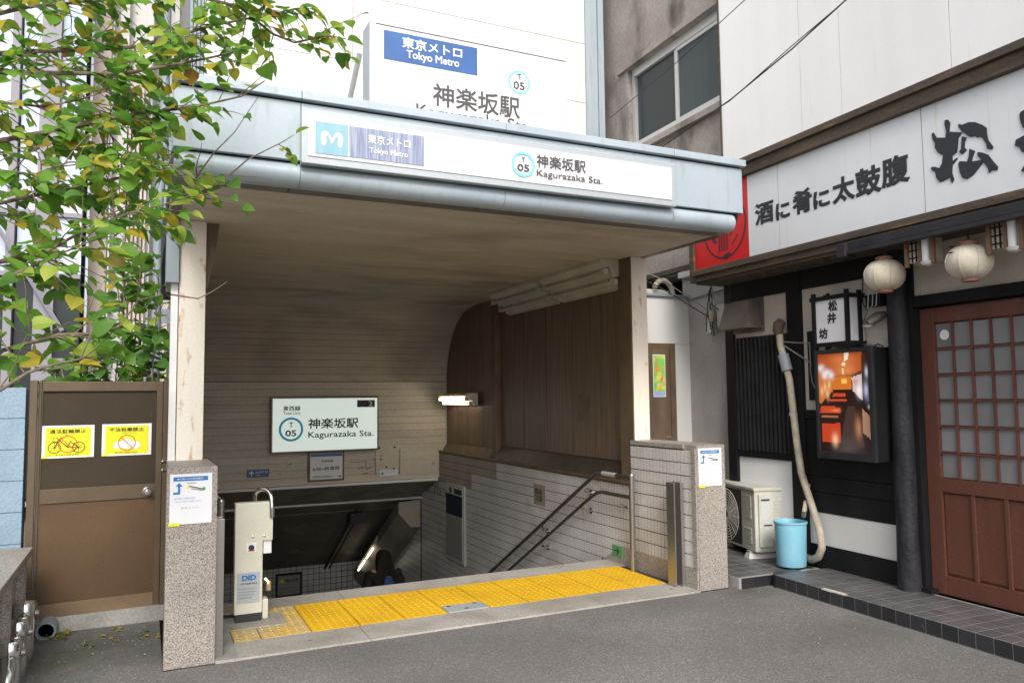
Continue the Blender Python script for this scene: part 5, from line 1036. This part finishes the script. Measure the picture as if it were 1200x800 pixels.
# ---- street side background on the left: glass building, pink building, posts
gb = thing('glass_building', 'glass fronted building with grey mullions behind the tree', 'building', (-2, 11.5, 0))
for x0, x1 in ((-4.5, -3.2), (-3.15, -1.62), (-1.50, -1.30), (-1.06, -.78)):
    for z0, z1 in ((0.3, 2.0), (2.06, 3.1), (3.16, 3.9), (3.96, 5.9), (5.96, 8.6)): B('pane', M['bglass' if z1 > 3.2 else 'winglass'], gb, x0, x1, 11.5, 11.52, z0, z1)  # upper panes carry the painted sky reflection, lower ones plain dark glass
for a, b in ((-1.61, -1.52), (-1.29, -1.07), (-3.2, -3.15)): B('mullion', M['mullion'], gb, a, b, 11.4, 11.6, 0, 8.6)
for z in (.2, 2.0, 3.1, 3.9, 5.9): B('floor_band', M['mullion'], gb, -4.5, -.78, 11.45, 11.55, z, z + .06)
MB().tube([(-2.1, 11.3, 4.4), (-.95, 11.3, 2.4)], .03, 6).build('diagonal_rod', M['mullion'], gb); B('interior', M['winglass'], gb, -4.5, -.8, 12.6, 12.7, 0, 8.6); B('roof', M['whitewall'], gb, -4.6, -.75, 11.4, 16, 8.6, 8.8)
pb = thing('pink_building', 'pale pink beige building with vertical slats behind the tree', 'building', (-.4, 12.5, 0))
B('pier', M['pinkwall'], pb, -.74, -.52, 12.2, 12.6, 0, 9.5, bevel=.01); B('wall', M['whitewall'], pb, -.50, .02, 12.6, 13, 0, 9.5); B('pier', M['whitewall'], pb, -.42, -.30, 12.4, 12.6, 0, 9.5)
for k in range(5): B('vertical_slat', M['pinkwall'], pb, -.28 + k * .055, -.25 + k * .055, 12.45, 12.6, 0, 6.2)
B('dark_window', M['winglass'], pb, -.17, -.02, 12.58, 12.61, 0.5, 2.6); B('wall', M['whitewall'], pb, .03, .55, 13.3, 13.6, 0, 9.5)
bg1 = thing('beige_wall_block', 'beige block seen between pipe and canopy column', 'building', (.3, 12.9, 0)); B('wall', M['pinkwall'], bg1, .24, .75, 12.9, 13.2, 0, 3.5); B('window_frame', M['bpipe'], bg1, .22, .75, 12.85, 12.89, 3.5, 3.56)
dp = thing('downpipe', 'tall grey downpipe behind the gate beside the canopy column', 'pipe', (.12, 8.6, 0))
MB().tube([(.10, 8.6, 0), (.10, 8.6, 3.6), (.135, 8.6, 3.9), (.135, 8.6, 9.5)], .045, 12).build('pipe', M['bpipe'], dp, smooth=True)
for z in (1.9, 3.2, 4.6, 6.0): MB().tube([(.10 if z < 3.6 else .135, 8.6, z), (.10 if z < 3.6 else .135, 8.6, z + .05)], .055, 12).build('collar', M['bpipe'], dp)
rg = thing('steel_rack', 'grey steel rungs joining the downpipe and the canopy column', 'rack', (.25, 8.5, 0))
for z in (2.93, 3.06): B('rung', M['bpipe'], rg, .15, .36, 8.45, 8.5, z, z + .06)
B('panel', M['bpipe'], rg, .15, .40, 8.46, 8.5, 2.28, 2.42); B('upright', M['bpipe'], rg, .355, .395, 8.45, 8.5, 0, 3.2)

# ================================================================ PERSON going down
pn = thing('person', 'woman with long dark hair and dark coat walking down stairs, blue cloth on back', 'person', (2.88, 10.0, -2.16))
def skin_body(name, pts, edges, rad, m, parent, sub=2, root=0):
    g_ = org_of(parent); me = bpy.data.meshes.new(name); me.from_pydata([(p[0] - g_[0], p[1] - g_[1], p[2] - g_[2]) for p in pts], edges, [])
    o = bpy.data.objects.new(name, me); COL.objects.link(o)
    md = o.modifiers.new('skin', 'SKIN'); sv = me.skin_vertices[0].data
    for i, r_ in enumerate(rad): sv[i].radius = r_ if isinstance(r_, tuple) else (r_, r_)
    sv[root].use_root = True; o.modifiers.new('sub', 'SUBSURF').levels = sub; o.modifiers['sub'].render_levels = sub
    dg = bpy.context.evaluated_depsgraph_get(); m2 = bpy.data.meshes.new_from_object(o.evaluated_get(dg)); bpy.data.objects.remove(o)
    m2.materials.clear(); m2.materials.append(m); m2.name = name; m2.polygons.foreach_set('use_smooth', [True] * len(m2.polygons))
    o = bpy.data.objects.new(name, m2); COL.objects.link(o); o.parent = parent; return o
bx, by, bz = 2.88, 10.0, -2.145
def pv(x, y, z): return (bx + x, by + y, bz + z)
pts = [pv(0, 0, .92), pv(0, 0, 1.08), pv(0, .01, 1.28), pv(0, .02, 1.39), pv(0, .035, 1.46), pv(0, .045, 1.56), pv(0, .045, 1.62),
       pv(-.17, .02, 1.37), pv(-.24, .0, 1.12), pv(-.24, .06, .90), pv(-.235, .10, .82), pv(.17, .02, 1.37), pv(.25, .02, 1.14), pv(.22, .10, .93), pv(.215, .14, .85),
       pv(-.09, 0, .86), pv(-.10, -.02, .50), pv(-.10, -.10, .12), pv(-.10, .0, .06), pv(.09, 0, .86), pv(.10, .12, .50), pv(.10, .17, -.10), pv(.10, .28, -.13)]
ed = [(0, 1), (1, 2), (2, 3), (3, 4), (4, 5), (5, 6), (3, 7), (7, 8), (8, 9), (9, 10), (3, 11), (11, 12), (12, 13), (13, 14), (0, 15), (15, 16), (16, 17), (17, 18), (0, 19), (19, 20), (20, 21), (21, 22)]
rad = [(.16, .11), (.135, .10), (.165, .11), (.13, .08), .05, (.08, .095), (.07, .085), .065, .05, .038, .025, .065, .05, .038, .025, .09, .06, .04, .03, .09, .06, .04, .03]
skin_body('body', pts, ed, rad, M['skin'], pn)
skin_body('coat', [pv(0, 0, .62), pv(0, 0, .92), pv(0, 0, 1.10), pv(0, .01, 1.28), pv(0, .02, 1.38), pv(-.18, .02, 1.36), pv(-.25, .0, 1.12), pv(-.245, .06, .92), pv(.18, .02, 1.36), pv(.26, .02, 1.14), pv(.225, .10, .95)], [(0, 1), (1, 2), (2, 3), (3, 4), (4, 5), (5, 6), (6, 7), (4, 8), (8, 9), (9, 10)], [(.21, .16), (.19, .14), (.17, .13), (.19, .135), (.13, .10), .085, .07, .055, .085, .07, .055], M['coat'], pn, root=1)
skin_body('trousers', [pv(0, 0, .90), pv(-.09, 0, .84), pv(-.10, -.02, .50), pv(-.10, -.10, .14), pv(.09, 0, .84), pv(.10, .12, .50), pv(.10, .17, -.05)], [(0, 1), (1, 2), (2, 3), (0, 4), (4, 5), (5, 6)], [.12, .105, .075, .055, .105, .075, .055], M['coat'], pn)
MB().loft([(bx, by + .04 , bz + 1.672, .02, .02), (bx, by + .04, bz + 1.665, .055, .065), (bx, by + .035, bz + 1.64, .082, .092), (bx, by + .03, bz + 1.60, .098, .108), (bx, by + .02, bz + 1.54, .106, .11), (bx, by + .0, bz + 1.47, .112, .10), (bx, by - .03, bz + 1.40, .125, .09), (bx, by - .06, bz + 1.32, .14, .075), (bx + .01, by - .085, bz + 1.22, .14, .06), (bx + .015, by - .10, bz + 1.14, .12, .045), (bx + .02, by - .11, bz + 1.07, .07, .03)]).build('hair', M['hair'], pn, smooth=True)
rh = random.Random(6); hm = MB()
for i in range(46):
    x = rh.uniform(-.12, .12); e = rh.uniform(1.02, 1.16); hm.tube([pv(x * .7, -.06, 1.56), pv(x * 1.0, -.105, 1.42), pv(x * 1.15 + rh.uniform(-.03, .03), -.145 + .2 * x * x, 1.27), pv(x * 1.0 + rh.uniform(-.04, .04), -.155, e)], [.008, .012, .011, .002], 5)
hm.build('hair_strands', M['hair'], pn, smooth=True)
skin_body('blue_bag', [pv(.01, -.165, 1.38), pv(.015, -.185, 1.27), pv(.02, -.175, 1.12)], [(0, 1), (1, 2)], [(.05, .02), (.085, .035), (.09, .035)], M['bluecloth'], pn)

# ================================================================ TREE on the left and shrub behind the gate
def leaf_mesh(L_, W_, fold, curl, mi=0):
    """a heart shaped leaf, folded on its midrib; stalk end at the origin, tip along +x"""
    mb = MB(); st_ = [(0, .0), (.02, .30), (.16, .47), (.40, .48), (.65, .34), (.86, .13), (1.0, 0)]
    mid = [(a * L_ + .12 * L_, 0, -curl * L_ * a * a) for a, b in st_]
    lf_ = [(max(0, a - (.05 if 0 < i < 3 else 0)) * L_ + .12 * L_, b * W_, b * W_ * fold - curl * L_ * a * a) for i, (a, b) in enumerate(st_)]
    rt_ = [(x, -y, z) for x, y, z in lf_]
    mb.add(mid + lf_[1:-1] + rt_[1:-1], [])
    m = 7; l0 = 7; r0 = 12
    F_ = [(0, 1, l0), (1, 2, l0 + 1, l0), (2, 3, l0 + 2, l0 + 1), (3, 4, l0 + 3, l0 + 2), (4, 5, l0 + 4, l0 + 3), (5, 6, l0 + 4), (0, r0, 1), (1, r0, r0 + 1, 2), (2, r0 + 1, r0 + 2, 3), (3, r0 + 2, r0 + 3, 4), (4, r0 + 3, r0 + 4, 5), (5, r0 + 4, 6)]
    for f in F_: mb.f.append(list(f)); mb.m.append(mi)
    b = len(mb.v); mb.add([(0, .0012, 0), (0, -.0012, 0), (.13 * L_, .0012, 0), (.13 * L_, -.0012, 0)], [(0, 1, 3, 2)], mi)
    return mb
def grow(root, name_branch, chains, nleaf, rng, leaf_len, mats_w, twigs, nparts, keep=None, droop=.25):
    """chains: [(points, radius)] main branches; twigs fan out of them and carry alternate leaves"""
    leaves = []
    for pts, r0, dens in chains:
        n = len(pts); MB().tube(pts, [1.25 * r0 * (1 - .75 * i / (n - 1)) for i in range(n)], 8).build(name_branch, M['bark'], root, smooth=True)
        P = [Vector(p) for p in pts]
        tw_ = MB(); cnt = 0
        for i in range(n - 1):
            d = P[i + 1] - P[i]; k = max(1, int(d.length * dens))
            for j in range(k):
                p = P[i] + d * ((j + rng.random()) / k); dn_ = d.normalized()
                dr = (dn_ * rng.uniform(.2, 1.0) + Vector((rng.uniform(-.7, .7), rng.uniform(-.7, .7), rng.uniform(-.75, .75)))).normalized(); ln = rng.uniform(*twigs)
                q = [p]; 
                for s_ in range(4):
                    dr = (dr + Vector((rng.uniform(-.22, .22), rng.uniform(-.22, .22), rng.uniform(-.25, .15)))).normalized(); q.append(q[-1] + dr * ln / 4)
                if keep and not keep(q[-1]): continue
                tw_.tube(q, [.0028, .0024, .002, .0016, .001], 4); cnt += 1
                for s_ in range(1, 5):
                    for sd_ in ((1, -1) if rng.random() < .35 else (rng.choice((1, -1)),)):
                        if rng.random() < .12: continue
                        dd_ = (q[s_] - q[s_ - 1]).normalized(); side = dd_.cross(Vector((0, 0, 1))).normalized() * sd_
                        out = (dd_ * rng.uniform(.3, .9) + side * rng.uniform(.4, 1) + Vector((0, 0, -rng.uniform(0, 2 * droop)))).normalized(); leaves.append((q[s_].copy(), out, rng.uniform(*leaf_len)))
        if cnt: tw_.build('twigs', M['bark'], root, norm=False)
        tip = (P[-1] - P[-2]).normalized(); leaves.append((P[-1].copy(), tip, leaf_len[1]))
    if keep: leaves = [l for l in leaves if keep(l[0])]
    rng.shuffle(leaves); leaves = leaves[:nleaf]; g_ = Vector(org_of(root))
    camp = Vector((0, 0, 1.5)); leaves.sort(key=lambda l: (l[0] - camp).length / l[2])
    names, wts = zip(*mats_w); stuff = MB()
    for i, (p, out, ln) in enumerate(leaves):
        up = Vector((rng.uniform(-.5, .5), rng.uniform(-.9, .2), rng.uniform(.3, 1))).normalized(); z = (up - out * up.dot(out)).normalized(); y = z.cross(out)
        Mx = Matrix(((out.x, y.x, z.x, 0), (out.y, y.y, z.y, 0), (out.z, y.z, z.z, 0), (0, 0, 0, 1)))
        mi = rng.choices(range(len(names)), wts)[0]; kv = rng.randrange(3)
        if i < nparts:
            key = 'leaf%d%d' % (mi, kv) + names[mi]
            o = piece('leaf', key, lambda: leaf_mesh(1, (.92, .8, 1.0)[kv], (.25, .4, .12)[kv], (.12, .2, .3)[kv]), M[names[mi]], root, (0, 0, 0))
            o.matrix_local = Matrix.Translation(p - g_) @ Mx @ Matrix.Scale(ln, 4)
        else:
            lm = leaf_mesh(1, (.92, .8, 1.0)[kv], (.25, .4, .12)[kv], (.12, .2, .3)[kv]); MM = Matrix.Translation(p) @ Mx @ Matrix.Scale(ln, 4)
            stuff.add([tuple(MM @ Vector(v_)) for v_ in lm.v], lm.f, mi)
    if stuff.v: stuff.build('leaves', [M[x] for x in names], root, kind='stuff', norm=False)
tr = thing('street_tree', 'young tree reaching in from the left with green and yellowing leaves', 'tree', (-3.1, 3.9, 0))
MB().tube([(-3.1, 3.9, 0), (-3.08, 3.92, 1.0), (-3.02, 3.88, 2.0), (-2.95, 3.9, 3.0), (-3.0, 3.85, 4.2), (-2.95, 3.9, 5.2)], [.11, .095, .085, .07, .05, .025], 12).build('trunk', M['bark'], tr, smooth=True)
CH = [
 ([(-0.742, 3.7, 3.021), (-0.571, 3.7, 3.107), (-0.482, 3.7, 3.151), (-0.352, 3.7, 3.198), (-0.149, 3.7, 3.257)], .009, 44),
 ([(-0.757, 3.8, 2.91), (-0.581, 3.8, 2.975), (-0.426, 3.8, 3.016), (-0.232, 3.8, 3.06), (-0.062, 3.8, 3.104), (0.102, 3.75, 3.166), (0.254, 3.7, 3.223), (0.43, 3.6, 3.254), (0.604, 3.5, 3.285)], .011, 44),
 ([(-0.715, 3.6, 2.774), (-0.548, 3.6, 2.821), (-0.35, 3.6, 2.852), (-0.112, 3.6, 2.89), (0.076, 3.6, 2.961), (0.246, 3.55, 3.01), (0.337, 3.5, 3.033)], .010, 44),
 ([(-0.685, 3.5, 2.435), (-0.524, 3.5, 2.513), (-0.375, 3.5, 2.568), (-0.206, 3.5, 2.634), (-0.051, 3.5, 2.693), (0.103, 3.55, 2.752), (0.218, 3.6, 2.807), (0.372, 3.6, 2.871), (0.471, 3.6, 2.959)], .009, 40),
 ([(-0.791, 3.9, 3.365), (-0.415, 3.9, 3.415), (0.074, 3.8, 3.404), (0.365, 3.7, 3.336), (0.506, 3.6, 3.188), (0.603, 3.6, 3.166), (0.751, 3.55, 3.207), (0.832, 3.55, 3.206)], .008, 37),
 ([(-0.232, 3.8, 3.06), (-0.092, 3.75, 2.901), (-0.003, 3.7, 2.742), (0.087, 3.7, 2.561), (0.106, 3.7, 2.466)], .006, 37),
 ([(-0.371, 3.6, 2.848), (-0.262, 3.6, 2.779), (-0.181, 3.6, 2.7), (-0.131, 3.6, 2.579), (-0.079, 3.6, 2.42)], .005, 44),
 ([(-0.588, 3.2, 1.946), (-0.466, 3.2, 1.993), (-0.351, 3.2, 2.022), (-0.233, 3.2, 2.109), (-0.067, 3.2, 2.204), (0.081, 3.3, 2.281)], .007, 44),
 ([(-0.567, 3.1, 1.861), (-0.449, 3.1, 1.916), (-0.376, 3.1, 1.956), (-0.278, 3.1, 2.016), (-0.193, 3.1, 2.065)], .007, 44),
 ([(-0.541, 3.0, 1.629), (-0.357, 3.0, 1.693), (-0.262, 3.0, 1.727), (-0.174, 3.05, 1.736), (-0.083, 3.1, 1.767), (-0.025, 3.1, 1.865), (0.054, 3.1, 1.89)], .006, 40),
 ([(-0.54, 2.9, 1.48), (-0.409, 2.9, 1.54), (-0.335, 2.9, 1.596), (-0.272, 2.9, 1.619), (-0.191, 2.95, 1.644), (-0.118, 3.0, 1.662)], .006, 20),
 ([(-0.658, 3.4, 2.193), (-0.502, 3.4, 2.246), (-0.338, 3.4, 2.306), (-0.194, 3.4, 2.355), (-0.044, 3.4, 2.407), (0.095, 3.4, 2.512)], .007, 44),
 ([(0.103, 3.8, 2.432), (0.211, 3.8, 2.455), (0.311, 3.8, 2.523), (0.424, 3.8, 2.643), (0.58, 3.8, 2.747), (0.641, 3.8, 2.794)], .005, 22),
 ([(0.11, 3.8, 2.425), (0.181, 3.8, 2.5), (0.271, 3.8, 2.652), (0.364, 3.8, 2.768), (0.478, 3.8, 2.973)], .004, 18),
 ([(0.11, 3.8, 2.425), (0.208, 3.8, 2.431), (0.274, 3.8, 2.498), (0.318, 3.8, 2.556), (0.483, 3.8, 2.563)], .004, 22),
 ([(0.088, 3.3, 1.917), (0.188, 3.3, 1.905), (0.238, 3.3, 1.934), (0.296, 3.3, 1.979)], .003, 26),
 ([(0.072, 3.5, 2.211), (0.12, 3.5, 2.244), (0.171, 3.5, 2.226)], .003, 26),
 ([(-0.691, 3.5, 2.606), (-0.529, 3.5, 2.665), (-0.386, 3.5, 2.67), (-0.269, 3.5, 2.713), (-0.148, 3.5, 2.779)], .006, 44),
 ([(-0.643, 3.3, 2.295), (-0.491, 3.3, 2.344), (-0.384, 3.3, 2.341), (-0.275, 3.3, 2.402), (-0.162, 3.3, 2.423)], .006, 44),
]
def keep_(p):                              # the crown's outline: it stops short of the entrance and thins towards it
    x, z = p.x, p.z; k = p.y / 3.6; x /= k; z = 1.5 + (z - 1.5) / k
    if x < -.01: return z > 1.56
    if x < .12: return z > 2.02
    spray = z > 2.3 and x < .62 and int(abs(x) * 9973) % 5 < 2          # thin sprays in front of the canopy corner
    if x < .30: return z > 2.74 or 2.26 < z < 2.56 or spray
    if x < .51: return z > 2.96 or spray
    return z > 3.10 or (z < 2.76 and x < .63 and z > 2.6)
grow(tr, 'branch', CH, 1750, random.Random(21), (.036, .080), (('leaf1', 46), ('leaf2', 22), ('leaf3', 19), ('leaf4', 9), ('leaf5', 4)), (.10, .28), 300, keep_)
sh = thing('shrub', 'broad leaved green shrub growing behind the brown gate', 'shrub', (-.1, 7.2, 0))
SH = []
rs_ = random.Random(31)
for i in range(13):
    x = -.62 + i * .068; zt = 1.75 + 1.15 * rs_.random() * (1 if i > 2 else .5); SH.append(([(x * .6, 7.3, .0), (x * .9, 7.25, 1.0), (x, 7.2 + rs_.uniform(-.2, .2), 1.6), (x + rs_.uniform(-.12, .12), 7.1 + rs_.uniform(-.2, .2), zt)], .010, 24))
grow(sh, 'stem', SH, 900, random.Random(5), (.085, .135), (('leaf2', 60), ('leaf1', 32), ('leaf3', 8)), (.12, .30), 120, lambda p: p.x < .30)
